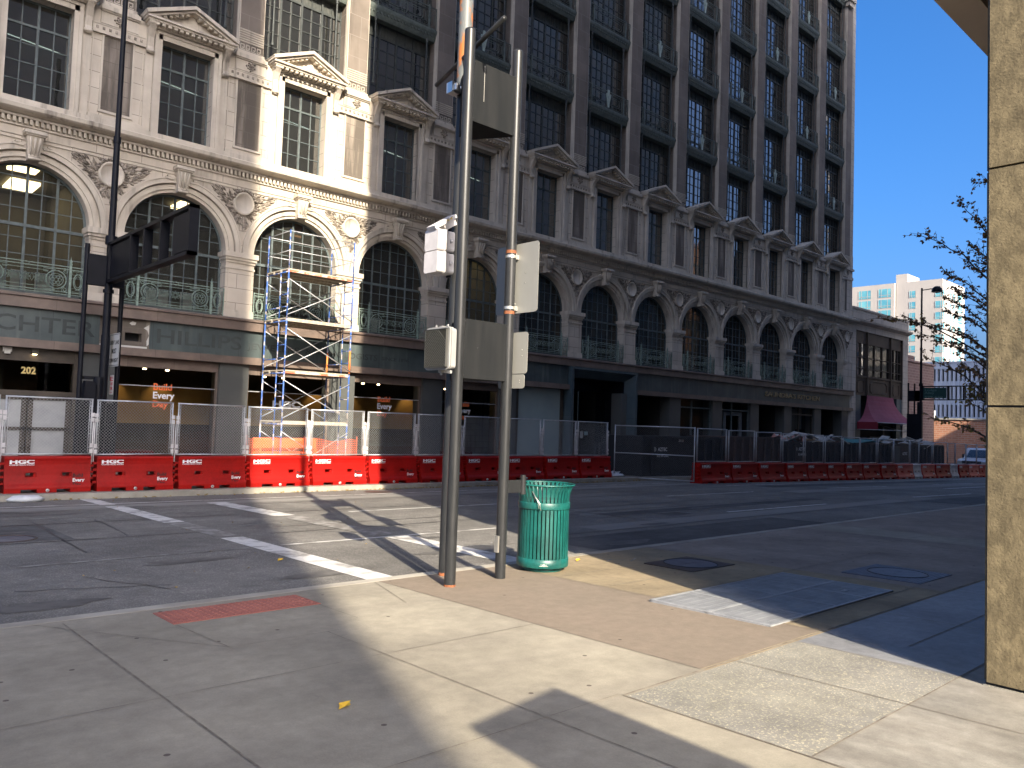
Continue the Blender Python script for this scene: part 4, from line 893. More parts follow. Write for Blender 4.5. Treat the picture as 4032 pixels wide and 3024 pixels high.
AN = MB(); a0, a1, y1, zb = 52.6, 60.2, -1.35, 2.35
n = 8
def prof(t): return (-.02+(y1+.02)*(t**1.7)*1.0, 4.18+(zb-4.18)*(1-(1-t)**1.5)*1.0)
for k in range(n):
    t0, t1 = k/n, (k+1)/n; ya, za = prof(t0); yb, zb_ = prof(t1)
    xa = 1.45*(1-t0**1.7); xb = 1.45*(1-t1**1.7)
    L0, L1, R0, R1 = a0+xa, a0+xb, a1-xa-.35*(1-t0), a1-xb-.35*(1-t1)
    AN.quad((L0, ya, za), (R0, ya, za), (R1, yb, zb_), (L1, yb, zb_), 0)
    AN.quad((L0, ya, za), (L1, yb, zb_), (L1, 0, zb_), (L0, 0, za), 1); AN.quad((R0, ya, za), (R1, yb, zb_), (R1, 0, zb_), (R0, 0, za), 0)
AN.box(a0, a0+.03, y1, 0, 1.85, 2.36, 2); AN.build('awning', [M['awning'], M['awning'], M['awning_side']], NB)
mb = MB(); mb.tube([(a0, 0, 1.85), (a0, y1, 1.85), (a1, y1, 1.85), (a1, 0, 1.85)], .025, 6); mb.tube([(a0, y1, 2.33), (a1, y1, 2.33)], .03, 6); mb.tube([(a1, y1, 1.85), (a1, y1, 2.33)], .02, 6); mb.tube([(56.3, y1, 1.86), (56.3, 0, 2.2)], .02, 6); mb.tube([(56.2, y1, 2.3), (58, y1+.2, 1.86)], .015, 6)
mb.build('awning_frame', M['galv'], NB)
mb = MB(); mb.box(52.3, 60.08, .5, .6, -2, 4.15, 1); mb.box(52.3, 53.2, .05, .3, -2, 4.15, 0); mb.box(59.2, 60.08, .05, .3, -2, 4.15, 0); mb.box(55.3, 57.8, .3, .5, -2, 1.4, 2); mb.box(57.2, 57.5, .2, .5, -2, 2.2, 2)
mb.build('shopfront', [M['bluegreen'], M['room_dark'], M['room']], NB)

# ------------------------------------------------------------------ buildings at the end of the street
T = thing('white_high_rise', 'distant sunlit white high-rise with teal windows above the low roofs', 'building', (226, 76.4, -5))
mb = MB(); mb.box(0, 17, 0, 12, 0, 48.6); mb.box(-.9, 17, 12.2, 40, 0, 48.8); mb.box(.3, 9, 9.2, 12.2, 48.6, 51.3); mb.box(0, 16.9, .1, 11.9, 48.6, 48.9)
mb.build('wall', M['tower_white'], T)
def twin(parent, x, y, z, w, h, ax, lights, sill=True):
    mb = MB()
    if ax == 'x':
        mb.box(x-.06, x+.2, y-w/2, y+w/2, z, z+h, 0)
        mb.box(x-.10, x-.06, y-w/2, y+w/2, z+h*.22, z+h*.27, 1)
        for f in lights: mb.box(x-.10, x-.06, y-w/2+f*w-.06, y-w/2+f*w+.06, z, z+h, 1)
    else:
        mb.box(y-w/2, y+w/2, x-.06, x+.2, z, z+h, 0); mb.box(y-w/2, y+w/2, x-.10, x-.06, z+h*.22, z+h*.27, 1)
        for f in lights: mb.box(y-w/2+f*w-.06, y-w/2+f*w+.06, x-.10, x-.06, z, z+h, 1)
    mb.build('window', [M['tower_glass'], M['tower_white']], parent)
for k in range(9):
    z = 48.0-2.95-3.02*k
    if k < 8:
        twin(T, -.9, 20.3, z, 3.5, 2.35, 'x', (0, .28, .78, 1)); twin(T, -.9, 14.75, z, 3.5, 2.35, 'x', (0, .28, .78, 1))
        twin(T, -.9, 26.5, z, 3.5, 2.35, 'x', (0, .28, .78, 1))
    twin(T, 0, 7.65, z-.6, 1.7, 1.8, 'x', (0, .7, 1)); twin(T, 0, .95, z-.9, 1.8, 1.8, 'x', (0, .25, 1)); twin(T, 0, .6, z-.9, 1.0, 1.8, 'y', (0, 1))
    twin(T, 0, 5.9, z-1.0, .8, 1.8, 'y', (0, 1)); twin(T, 0, 8.3, z-1.0, 1.4, 1.8, 'y', (0, .5, 1)); twin(T, 0, 13, z-.9, 3.4, 2.2, 'y', (0, .3, .7, 1))
T = thing('precast_office_block', 'white office block with rows of tall narrow dark windows beyond the brick wall', 'building', (181, 44, -4))
z0 = 4.0; mb = MB(); H_ = 21.5
rows = [(15.86, 13.35), (12.12, 9.55), (8.34, 5.8), (4.6, 2.0)]
mb.box(.6, 30, 0, 24, 0, H_)
mb.box(-.2, .6, 0, 24, z0+15.95, H_); mb.box(-.35, .7, 0, 24, H_-.3, H_)
for (a, b), (c, d) in zip(rows, rows[1:]): mb.box(0, .6, 0, 24, c+z0, b+z0)
mb.box(0, .6, 0, 24, 0, 2+z0)
for k in range(29): y = k*.853+.1; mb.box(-.12, .6, y, y+.42, 2+z0, z0+15.95)
mb.build('wall', M['lattice'], T)
for (a, b) in rows:
    for k in range(28): y = k*.853+.52; MB().box(.5, .62, y+.01, y+.42, b+z0, a+z0).build('window', M['dark'], T)
mb = MB(); mb.box(0, 30, 0, 9.0, 0, 7.5)
mb.build('wall', M['brick'], thing('orange_brick_building', 'low orange brick building end wall, half sunlit, at the end of the street', 'building', (95, 26.5, -4)))
# long low brick wall: y along the street view
BW = thing('brick_yard_wall', 'long flat-topped orange brick wall crossed by a diagonal shadow', 'wall', (92, 20, -4.5))
MB().box(0, 1, 0, 26, 0, 7.9).build('wall', M['brick'], BW); MB().box(-.1, 1.1, 0, 26, 7.9, 8.05).build('coping', M['kerbstone'], BW)
MB().box(-.05, .0, 4.0, 4.5, 4.8, 7.2).build('stain_panel', M['stain'], BW)
PB = thing('pink_brick_building', 'shaded pinkish brick building with a chimney beside the low stone building', 'building', (62.0, 24.5, -2))
mb = MB(); mb.box(0, 8.6, 0, 14, 0, 9.4); mb.box(-.1, 8.7, -.1, 14, 9.4, 9.55); mb.build('wall', M['brick_shade'], PB)
MB().box(3.6, 5.2, .3, 1.3, 9.5, 10.0).build('chimney', M['brick_shade'], PB)
BX = thing('white_box_truck_wall', 'sunlit white flat panel standing on top of the brick wall', 'panel', (91.9, 33, 3.45))
o = MB().box(0, .3, -1.2, 2.6, 0, .9).build('panel', M['white'], BX)
UP = thing('utility_pole', 'plain dark utility pole in front of the orange brick wall', 'pole', (78, 27.2, -3))
MB().cyl(0, 0, 0, 9.2, .16, 10).build('pole', M['bronze'], UP); MB().box(-.1, .1, -.6, .5, 8.7, 8.85).box(-.12, .12, .25, .5, 8.9, 9.25).build('crossarm', M['bronze'], UP)

# ------------------------------------------------------------------ buildings behind and beside the viewpoint (they throw the street's shadows)
CB = thing('corner_office_building', 'tan stone-clad corner building with speckled column and overhanging soffit at right', 'building', (0, 0, 0))
mb = MB(); zb = -.04
for z0, z1 in ((zb, 1.755), (1.77, 3.355), (3.37, 4.88)): mb.box(5.87, 5.905, .76, 1.70, z0, z1, 0); mb.box(5.93, 6.9, 1.715, 1.73, z0, z1, 0)
mb.build('column_cladding', M['column'], CB)
MB().box(5.9, 6.95, .74, 1.715, -.2, 4.88).build('column_core', M['dark'], CB)
MB().box(5.865, 6.95, .72, 1.72, -.2, zb-.02).build('column_plinth', M['granite'], CB)
mb = MB(); mb.box(6.05, 62, 1.95, 2.2, 4.88, 4.95, 0); mb.box(6.05, 62, 1.45, 1.9, 4.90, 4.97, 0); mb.box(6.05, 62, -18, 1.40, 4.88, 4.97, 0); mb.box(6.05, 62, -17, 2.19, 4.97, 5.05, 1)
mb.build('soffit', [M['soffit'], M['dark']], CB)
MB().box(6.05, 62, -18, 2.2, 5.05, 44).build('upper_floors', M['facade_tan'], CB)
MB().box(6.02, 62, -17.9, .71, -2, 4.9).build('ground_floor_block', M['room_dark'], CB)  # unseen opaque box, drawn out to stop sun passing under the soffit
for x in (14, 22, 30, 38, 46, 54, 61): MB().box(x, x+1, .76, 1.72, -2, 4.88).build('column_cladding', M['column'], CB)
WT = thing('unseen_office_tower', 'pale office tower across the side street behind the viewpoint', 'building', (0, 0, 0)); MB().box(-17.5, -6.47, -20, -6, -1, 72).build('wall', M['facade_tall'], WT)
ET = thing('unseen_office_tower', 'unseen office tower added far along the street to shade the precast block', 'building', (0, 0, 0)); MB().box(140, 176, -20, 18, -5, 64).build('wall', M['facade_tall'], ET)  # added block, keeps the sun off the precast offices
RB = thing('brick_office_building', 'red brown office building beyond the corner building on the same side', 'building', (0, 0, 0)); MB().box(72, 112, -28, -2, -4, 21.6).build('wall', M['brick_dk'], RB)
SH = thing('unseen_canopy', 'unseen flat canopy added behind the viewpoint, roof shaped for its shadow', 'canopy', (0, 0, gz(0, -3)))  # added out of view; roof outline shaped for the shadow on the pavement
MB().prism([(1.57, -1.81), (1.37, -4.47), (.45, -4.6), (.75, -1.96)], 'z', 2.98, 3.04).build('roof', M['navy'], SH)
mb = MB()
for x in (.72, 1.2):
    for y in (-4.3, -3.6): mb = MB(); mb.box(x, x+.07, y, y+.07, 0, 2.98); mb.build('post', M['navy'], SH)

# ------------------------------------------------------------------ pole group at the corner
def zr(x, y): return gz(x, y)
gx, gy = 5.12, 6.40; g0 = zr(gx, gy)
PG = thing('signal_post_frame', 'dark grey three-post signal frame with two sheet metal boxes standing on the corner', 'signal post', (gx, gy, g0))
P2 = (.74, .05); P3 = (.36, .54)
def post(name, x, y, r, top, m_, n=28):
    mb = MB(); mb.cyl(x, y, -.05, top-.02, r, n); mb.lathe([(r, top-.02), (r*.9, top-.004), (0, top)], n, (x, y)); mb.T = None
    o = mb.build(name, M[m_], PG); return o
post('post', 0, 0, .059, 5.86, 'polegrey'); post('post', P2[0], P2[1], .059, 5.90, 'polegrey'); post('post', P3[0], P3[1], .073, 5.42, 'polegrey')
mb = MB(); mb.cyl(P3[0], P3[1], 5.43, 9.6, .081, 28); mb.build('tall_post', M['polegalv'], PG)
mb = MB()
for (x, y), r in (((0, 0), .061), (P3, .075)): mb.cyl(x, y, -.01, .022, r, 20)
for (x, y), z in ((P2, 3.58), (P2, 2.90)): mb.cyl(x, y, z, z+.035, .0605, 20)
mb.build('rust_band', M['rust'], PG)
mb = MB()
for z in (3.53, 2.955): mb.cyl(P2[0], P2[1], z, z+.03, .0625, 20); mb.box(P2[0]+.03, P2[0]+.10, P2[1]-.05, P2[1]-.02, z-.01, z+.04)
mb.build('steel_band', M['steelband'], PG)
mb = MB(); mb.cyl(P3[0], P3[1], 5.40, 5.47, .10, 20); mb.box(P3[0]-.20, P3[0]-.09, P3[1]-.05, P3[1]+.05, 5.38, 5.50); mb.cyl(P3[0]-.15, P3[1]-.07, 5.40, 5.47, .03, 10); mb.box(P3[0]+.08, P3[0]+.17, P3[1]-.04, P3[1]+.02, 5.36, 5.45)
mb.build('clamp', M['steelband'], PG)
mb = MB(); a, b = Vector((.03, -.51, 5.81)), Vector((.54, 1.30, 5.81)); mb.tube([a, b], .027, 14); mb.build('crossbar', M['polegrey'], PG)
for z0, z1 in ((4.90, 5.57), (2.15, 2.78)):
    mb = MB(); x0, x1 = .045, P2[0]-.0; y0, y1 = .02, .52
    mb.prism([(.03, .02), (P2[0]-.01, .02), (P3[0]+.05, P3[1]-.01), (P3[0]-.05, P3[1]-.01)], 'z', z0, z1, 0)
    for z in (z0+.03, z1-.03):
        for x in (x0+.05, x1-.05): mb.tube([(x, y0-.004, z), (x, y0+.002, z)], .008, 8, 1)
    if z0 > 4: mb.box(x0+.19, x0+.193, y0-.003, y0+.003, z0+.25, z1-.02, 2)
    mb.build('sheet_metal_box', [M['boxgrey'], M['dark'], M['sign_white']], PG)
mb = MB(); mb.box(P2[0]+.05, P2[0]+.26, P2[1]-.012, P2[1]+.012, .92, 1.06); mb.cyl(P2[0]+.29, P2[1]-.01, .90, 1.10, .035, 14); mb.cyl(P2[0]+.29, P2[1]-.01, 1.10, 1.115, .03, 14)
mb.build('bin_bracket', M['polegrey'], PG)
mb = MB(); mb.box(P2[0]-.075, P2[0]-.055, P2[1]-.03, P2[1]+.03, .28, .46); mb.build('hand_hole_cover', M['steelband'], PG)
# pedestrian signal with egg-crate visor
def rbox(mb, x0, x1, y0, y1, z0, z1, r, mi=0, n=5):        # box with rounded edges seen along x
    pts = []
    for cy_, cz, a in ((y1-r, z1-r, 0), (y0+r, z1-r, pi/2), (y0+r, z0+r, pi), (y1-r, z0+r, 1.5*pi)):
        for k in range(n+1): t = a+pi/2*k/n; pts.append((cy_+r*cos(t), cz+r*sin(t)))
    mb.prism(pts, 'x', x0, x1, mi)
PS_SC = (.60, 1.12, 1.0)
PS = thing('pedestrian_signal', 'grey pedestrian signal head with black egg-crate visor on the left of the posts', 'pedestrian signal', (4.74, 6.17, 2.06))
mb = MB(); rbox(mb, .07, .21, 0, .33, 0, .41, .035); rbox(mb, .05, .08, -.012, .342, -.012, .422, .04); rbox(mb, .10, .125, -.008, .338, -.008, .418, .04)
mb.build('housing', M['signal_grey'], PS)
mb = MB(); rbox(mb, .045, .055, .015, .315, .015, .395, .03); mb.build('lens', M['dark'], PS)
mb = MB()
for k in range(-9, 16):
    for s_ in (1, -1):
        y0_, z0_ = (.02+k*.028, .02) if s_ > 0 else (.31-k*.028, .02)
        t0, t1 = 0, .37
        ya, yb = y0_, y0_+s_*.37
        lo, hi = .018, .312
        if s_ > 0:
            a = max(0, lo-ya); b = min(.37, hi-ya)
        else:
            a = max(0, ya-hi); b = min(.37, ya-lo)
        if b-a > .01: mb.hexa([(.0, ya+s_*a-.002, .02+a), (.05, ya+s_*a-.002, .02+a), (.05, ya+s_*a+.002, .02+a), (.0, ya+s_*a+.002, .02+a)], [(.0, ya+s_*b-.002, .02+b), (.05, ya+s_*b-.002, .02+b), (.05, ya+s_*b+.002, .02+b), (.0, ya+s_*b+.002, .02+b)])
mb.box(0, .05, .01, .016, .01, .40); mb.box(0, .05, .314, .32, .01, .40); mb.box(0, .05, .01, .32, .395, .401); mb.box(0, .05, .01, .32, .01, .016)
mb.build('egg_crate_visor', M['visor'], PS)
mb = MB()
for y in (.05, .22): mb.cyl(.09, y, .42, .445, .014, 10); mb.box(.07, .12, y-.02, y+.02, .408, .422)
mb.box(.12, .36, .15, .19, -.035, -.005); mb.box(.12, .36, .15, .19, .42, .44); mb.cyl(.16, .17, -.06, -.03, .015, 8)
mb.build('mounting_bracket', M['signal_grey'], PS); PS.scale = PS_SC; PS.location.x += .04
# white twin signal housings and detector
WS = thing('white_signal_housing', 'pair of white stacked signal housings seen from the side, high on the posts', 'signal', (5.10, 6.80, 3.15))
for z in (0, .245):
    mb = MB(); rbox(mb, 0, .10, 0, .24, z, z+.235, .03); rbox(mb, .095, .125, -.012, .252, z-.006, z+.241, .035); rbox(mb, .12, .235, .005, .235, z+.004, z+.231, .03); mb.box(.17, .20, -.005, .01, z+.09, z+.14); mb.tube([(.185, -.004, z+.115), (.185, -.014, z+.115)], .02, 8)
    mb.build('housing', M['signal_white'], WS)
mb = MB(); mb.box(.235, .255, .08, .14, -.02, .62); mb.box(.25, .30, .08, .14, .36, .38); mb.box(.25, .30, .08, .14, .1, .12); mb.build('mounting_bracket', M['navy'], WS)
DT = thing('detector_housing', 'small tilted white detector with yellow stickers on top of the white signals', 'detector', (5.10, 6.80, 3.64))
mb = MB(); mb.T = Matrix.Translation((.12, .1, .085))@Matrix.Rotation(radians(-33), 4, 'Y')
mb.box(-.17, .17, -.075, .075, -.02, .02); mb.box(-.03, .15, -.05, .05, -.09, -.02); mb.build('housing', M['signal_white'], DT)
mb = MB(); mb.T = Matrix.Translation((.12, .1, .085))@Matrix.Rotation(radians(-33), 4, 'Y'); mb.box(.02, .05, -.077, -.074, -.01, .012); mb.box(.07, .10, -.077, -.074, -.01, .012); mb.build('sticker', M['gold'], DT)
# signs bolted to the right-hand post, seen from behind
def plate(w, h, r, t=.004):
    pts = []
    for cx_, cz, a in ((w/2-r, h/2-r, 0), (-w/2+r, h/2-r, pi/2), (-w/2+r, -h/2+r, pi), (w/2-r, -h/2+r, 1.5*pi)):
        for k in range(7): q = a+pi/2*k/6; pts.append((cx_+r*cos(q), cz+r*sin(q)))
    return MB().prism(pts, 'x', -t/2, t/2)
for nm, yc, zc, w, h, r, lab in (('traffic_sign', 6.425, 3.15, .68, .78, .04, 'large bare aluminium sign back on the right post above the lower box'),
                                 ('traffic_sign', 6.44, 2.315, .45, .46, .035, 'middle-sized pale sign back on the right post beside the lower box'),
                                 ('traffic_sign', 6.465, 2.0, .43, .155, .03, 'smallest narrow sign back on the right post under another sign')):
    t_ = thing(nm, lab, 'sign', (5.94, yc, zc), 0, 'sign backs on the corner post'); plate(w, h, r).build('plate', M['alu'], t_)
    mb = MB()
    for z in (h*.36, -h*.36): mb.tube([(-.004, 0.02, z), (-.010, .02, z)], .012, 8); mb.tube([(-.002, -.14, z*.2), (-.005, -.14, z*.2)], .006, 8)
    mb.build('bolt', M['steelband'], t_)
# litter bin
LB = thing('litter_bin', 'green slatted steel litter bin with flared rim beside the posts', 'litter bin', (6.66, 6.60, gz(6.66, 6.6)))
MB().lathe([(0, 0), (.235, 0), (.24, .035), (.22, .045), (0, .045)], 40).build('base', M['bin'], LB)
MB().lathe([(.285, .05), (.302, .055), (.306, .06), (.306, .152), (.30, .156), (.285, .156)], 48).build('lower_band', M['bin'], LB)
MB().lathe([(.29, .72), (.307, .722), (.309, .73), (.309, .795), (.306, .80), (.29, .80)], 48).build('upper_band', M['bin'], LB)
mb = MB(); mb.tube([(.352*cos(2*pi*k/48), .352*sin(2*pi*k/48), 1.0) for k in range(49)], .011, 8); mb.build('rim', M['bin'], LB)
mb = MB(); ns = 40
for k in range(ns):
    a = 2*pi*k/ns; c, s_ = cos(a), sin(a); w = .0165
    P = [(.298, .12), (.298, .74), (.298, .84), (.306, .90), (.325, .955), (.352, 1.0)]
    for (r0, z0), (r1, z1) in zip(P, P[1:]):
        q = []
        for r_, z_ in ((r0, z0), (r1, z1)):
            for o_ in (0, -.006):
                for e_ in (-w, w): q.append(((r_+o_)*c-e_*s_, (r_+o_)*s_+e_*c, z_))
        mb.add(q, [(0, 1, 5, 4), (2, 6, 7, 3), (0, 4, 6, 2), (1, 3, 7, 5)])
mb.build('slats', M['bin'], LB)
MB().lathe([(0, .06), (.262, .06), (.268, .82), (.262, .82), (.256, .3), (0, .3)], 32).build('liner', M['dark'], LB)
mb = MB(); text(mb, 'KEEP', .03, at=(-.05, -.315, .09), extrude=.002, bold=.01); mb = MB(); mb.box(-.05, .05, -.3085, -.3065, .085, .089); mb.box(-.035, .035, -.3085, -.3065, .10, .104); mb.box(-.012, .012, -.3087, -.3065, .093, .107); o = mb.build('sticker', M['sign_white'], LB); o.rotation_euler = (0, 0, radians(-42))
mb = MB(); mb.tube([(-.30, -.10, .93), (-.27, -.20, .80), (-.265, -.215, .72)], .004, 5); mb.tube([(-.30, -.10, .93), (-.285, -.185, .82), (-.28, -.2, .74)], .004, 5); mb.build('cable', M['steelband'], LB)

# ------------------------------------------------------------------ street-name gantries with lamps
def gantry(label, x, y, shorts, lamp_side, upper, hmax):
    z0 = gz(x, y)+FS
    g = thing('street_sign_gantry', label, 'street lamp', (x, y, z0), 0, 'black street-name gantries along the far kerb')
    mb = MB(); mb.cyl(0, 0, -.1, 3.6, .10, 16); mb.cyl(0, 0, 3.6, 5.9, .088, 16); mb.cyl(0, 0, 4.6, 4.68, .12, 16); mb.cyl(0, 0, 5.75, 5.95, .13, 16); mb.build('lower_pole', M['navy'], g)
    mb = MB(); mb.cyl(0, 0, 5.9, 8.35, .078, 16, 0, .07); mb.cyl(0, 0, 8.3, hmax, .062, 16, 0, .055); mb.cyl(0, 0, 8.2, 8.35, .085, 16); mb.build('upper_pole', M['navy'], g)
    for sx, sy, h in shorts:
        mb = MB(); mb.cyl(sx, sy, -.1, h, .055, 12); mb.build('short_post', M['navy'], g)
        mb = MB(); xa, xb = sorted((sx, 0)); ya, yb = sorted((sy, 0)); e = .035
        mb.box(xa-(e if xa == xb else 0), xb+(e if xa == xb else 0), ya-e, yb+e, 4.76, 5.47); mb.build('panel_box', M['navy'], g)
    mb = MB(); y0, y1, za, zb_ = -.1, -5.2, 4.82, 5.78; w = .09
    mb.box(-w, w, y1, y0, za, za+.07); mb.box(-w, w, y1, y0, zb_-.07, zb_); mb.box(-w, w, y1, y1+.08, za, zb_); mb.box(-w, w, y0-.1, y0, za, zb_)
    for yy in (-1.75, -2.65, -3.65): mb.box(-w, w, yy, yy+.07, za, zb_)
    mb.build('arm_frame', M['navy'], g)
    return g, z0
g, z0 = gantry('tall black lamp post with sign gantry arm over the road, by the door numbered 202', 5.46, 20.1, [(-.47, .12, 5.72), (.33, .12, 5.72)], -1, True, 12.3)
for ya, yb in ((-1.68, -.25), (-5.1, -4.25)): MB().box(-.05, .05, ya, yb, 4.93, 5.67).build('blank_sign_panel', M['navy'], g)
MB().box(-.40, .0, .05, .2, 2.55, 2.62).box(-.40, -.2, -.1, .1, 2.05, 2.5).build('signal_bracket', M['navy'], g)
MB().box(-.43, -.2, -.2, .05, 1.95, 2.45).build('dark_signal_box', M['navy'], g)
MB().cyl(-.1, -.02, 0, 2.6, .12, 12).box(-.45, .35, .06, .2, .0, 2.0).build('cabinet', M['navy'], g)
zs = z0
t_ = thing('lane_sign', 'white RIGHT LANE MUST TURN RIGHT sign on the black gantry post', 'sign', (5.62, 19.95, 2.92), radians(0))
plate(.76, .78, .04).build('plate', M['sign_white'], t_)
mb = MB(); text(mb, 'RIGHT LANE', .135, '-X', (-.003, .33, .13), .002, .02, width=.66); text(mb, 'MUST', .16, '-X', (-.003, .17, -.08), .002, .025, width=.34); text(mb, 'TURN RIGHT', .135, '-X', (-.003, .33, -.29), .002, .02, width=.66)
mb.build('lettering', M['sign_black'], t_)
mb = MB(); e = .365; h = .37
for q in ((-e, -e+.012, -h, h), (e-.012, e, -h, h)): mb.box(-.004, -.003, q[0], q[1], q[2], q[3])
for q in ((-h, -h+.012), (h-.012, h)): mb.box(-.004, -.003, -e, e, q[0], q[1])
mb.build('border', M['sign_black'], t_)
t_ = thing('parking_sign', 'small red and white NO PARKING ANY TIME sign on the black gantry post', 'sign', (5.62, 20.0, 2.1))
plate(.30, .46, .025).build('plate', M['sign_white'], t_)
mb = MB(); mb.box(-.006, -.004, .03, .13, .09, .19); text(mb, 'NO', .07, '-X', (-.0035, .01, .14), .002, .012); text(mb, 'PARKING', .045, '-X', (-.0035, .02, .085), .002, .008, width=.13)
text(mb, 'ANY', .10, '-X', (-.0035, .09, -.01), .002, .018); text(mb, 'TIME', .10, '-X', (-.0035, .11, -.12), .002, .018); mb.box(-.0045, -.0035, -.10, .10, -.185, -.175); mb.build('lettering', M['sign_red'], t_)
g, z0 = gantry('tall black lamp post with globe-less dome lamp and green alley sign, far down the street', 55.9, 20.2, [(.05, .42, 5.95), (.05, .82, 6.0)], 1, True, 12.40)
MB().tube([(0, 0, 12.25), (0, -.75, 12.3)], .035, 8).build('lamp_arm', M['navy'], g)
mb = MB(); mb.lathe([(.06, .38), (.16, .36), (.28, .25), (.34, .06), (.33, 0), (.30, 0)], 20, (0, -.95)); mb.v = [(p[0], p[1], p[2]+12.05) for p in mb.v]; mb.build('lamp_head', M['navy'], g)
mb = MB(); mb.lathe([(.28, 12.04), (0, 11.96)], 16, (0, -.95)); mb.build('lamp_glass', M['sign_white'], g)
MB().box(-.1, .1, -.1, .2, .0, 4.7).box(-.1, .1, .2, .85, 0, 3.9).build('cabinet', M['navy'], g)
s_ = MB().box(-.12, -.1, -1.62, -.2, 4.95, 5.65).build('alley_sign', M['sign_green'], g)
mb = MB(); text(mb, 'Lodge', .2, '-X', (-.122, -.28, 5.43), .003, .01, width=.72); text(mb, 'Alley', .2, '-X', (-.122, -.28, 5.24), .003, .01, width=.6); text(mb, '599-650', .17, '-X', (-.122, -.28, 4.98), .003, .01, width=1.1)
mb.build('lettering', M['sign_green_txt'], s_)

# ------------------------------------------------------------------ water-filled barriers with chain-link panels
def cut(me, boxes):
    o = bpy.data.objects.new('tmp', me); COL.objects.link(o); tmp = []
    for b in boxes:
        c = bpy.data.objects.new('tmpc', MB().box(*b).mesh('tmpc', M['dark'])); COL.objects.link(c); tmp.append(c)
        m = o.modifiers.new('b', 'BOOLEAN'); m.operation = 'DIFFERENCE'; m.object = c; m.solver = 'EXACT'
    bv = o.modifiers.new('bev', 'BEVEL'); bv.width = .018; bv.segments = 2; bv.limit_method = 'ANGLE'; bv.angle_limit = radians(35)
    bpy.context.view_layer.update()
    r = bpy.data.meshes.new_from_object(o.evaluated_get(bpy.context.evaluated_depsgraph_get()))
    for c in tmp: bpy.data.objects.remove(c)
    bpy.data.objects.remove(o)
    r.polygons.foreach_set('use_smooth', [False]*len(r.polygons)); return r
prof_b = [(-.27, 0), (-.275, .11), (-.262, .15), (-.232, .20), (-.205, .28), (-.185, .38), (-.172, .50), (-.165, .60), (-.17, .68), (-.185, .74), (-.165, .78),
          (.165, .78), (.185, .74), (.17, .68), (.165, .60), (.172, .50), (.185, .38), (.205, .28), (.232, .20), (.262, .15), (.275, .11), (.27, 0)]
me_bar = cut(MB().prism(prof_b, 'x', -.83, .83).mesh('barrier_body', M['red']),
             [(-.45, -.23, -.3, -.145, .335, .43), (.23, .45, -.3, -.145, .335, .43), (-.42, -.28, -.31, .31, .345, .42), (.28, .42, -.31, .31, .345, .42),
              (-.52, -.22, -.3, .3, -.1, .075), (.16, .42, -.3, .3, -.1, .075)])
me_bar.name = 'body'
fins = MB()
for k in range(4): z = .12+k*.14; fins.box(.80, .90, -.15, .15, z, z+.05); fins.box(-.90, -.80, -.15, .15, z+.06, z+.11)
me_fin = fins.mesh('interlock_fins', M['red'])
pl = MB(); pl.tube([(-.02, -.275, .052), (-.02, -.292, .052)], .036, 14, 0); pl.tube([(-.02, -.291, .052), (-.02, -.297, .052)], .016, 10, 1)
me_plug = pl.mesh('drain_plug', [M['sign_white'], M['signal_grey']])
lw, lb = MB(), MB()
text(lw, 'HGC', .115, at=(-.74, -.172, .625), width=.46, extrude=.003, bold=.05); text(lw, 'CONSTRUCTION', .035, at=(-.74, -.170, .585), width=.46, extrude=.003, bold=.02)
text(lb, 'Build', .105, at=(.47, -.196, .325), extrude=.003, bold=.025); text(lw, 'Every', .105, at=(.465, -.226, .225), extrude=.003, bold=.03); text(lb, 'Day', .105, at=(.465, -.256, .135), extrude=.003, bold=.025)
me_lw, me_lb = lw.mesh('white_lettering', M['white']), lb.mesh('black_lettering', M['black_vinyl'])
VR = random.Random(21)
def barrier(label, x, y, z, group, body=None, letters=True, sx=1.):
    t_ = thing('water_barrier', label, 'barrier', (x, y, z), 0, group); t_.scale = (sx, 1, 1)
    t_.rotation_euler = (0, 0, VR.uniform(-.014, .014)); t_.location.y += VR.uniform(-.025, .025)
    b = link('body', me_bar, t_); f_ = link('interlock_fins', me_fin, t_)
    if body:
        for o in (b, f_):
            o.data = o.data.copy(); o.data.materials.clear(); o.data.materials.append(M[body])
    link('drain_plug', me_plug, t_)
    if letters: link('lettering', me_lw, t_); link('lettering', me_lb, t_)
    return t_
def wire_panel(w, z0, z1, pitch=.07, r=.0022, m_=None, sides=3):
    mb = MB(); h = z1-z0; n = int((w+h)/pitch)+1
    for s_ in (1, -1):
        for k in range(n):
            c = -h+k*pitch*1.0
            xa, za, xb, zb_ = c, 0, c+h, h
            if xa < 0: za += -xa; xa = 0
            if xb > w: zb_ -= xb-w; xb = w
            if zb_-za < .01: continue
            if s_ < 0: xa, xb = w-xa, w-xb
            mb.tube([(xa-w/2, s_*.002, z0+za), (xb-w/2, s_*.002, z0+zb_)], r, sides, 0, False, None, False)
    return mb.mesh('chain_link_mesh', M[m_ or 'wire'])
def panel_frame(w, z0, z1):
    mb = MB(); r = .019; a = w/2
    mb.tube([(-a, 0, z1), (a, 0, z1)], r, 8); mb.tube([(-a, 0, z0), (a, 0, z0)], r*.9, 8)
    for s_ in (-1, 1): mb.tube([(s_*(a-.02), 0, z0), (s_*(a-.02), 0, z1)], r, 8)
    for s_ in (-1, 1):
        mb.tube([(s_*(a-.065), 0, z0+.03), (s_*(a-.065), 0, z1-.03)], .008, 5)
        for k in range(4): z = z0+.15+k*(z1-z0-.3)/3; mb.tube([(s_*(a-.07), 0, z), (s_*(a), -.005, z)], .010, 5)
    return mb.mesh('frame', M['galv'])
mb = MB()
for s_ in (-1, 1):
    mb.tube([(s_*.875, 0, .3), (s_*.875, 0, 1.55)], .014, 6)
    for z in (.84, .97, 1.55, 1.66): mb.box(s_*.85-.035, s_*.85+.035, -.035, .0, z, z+.09)
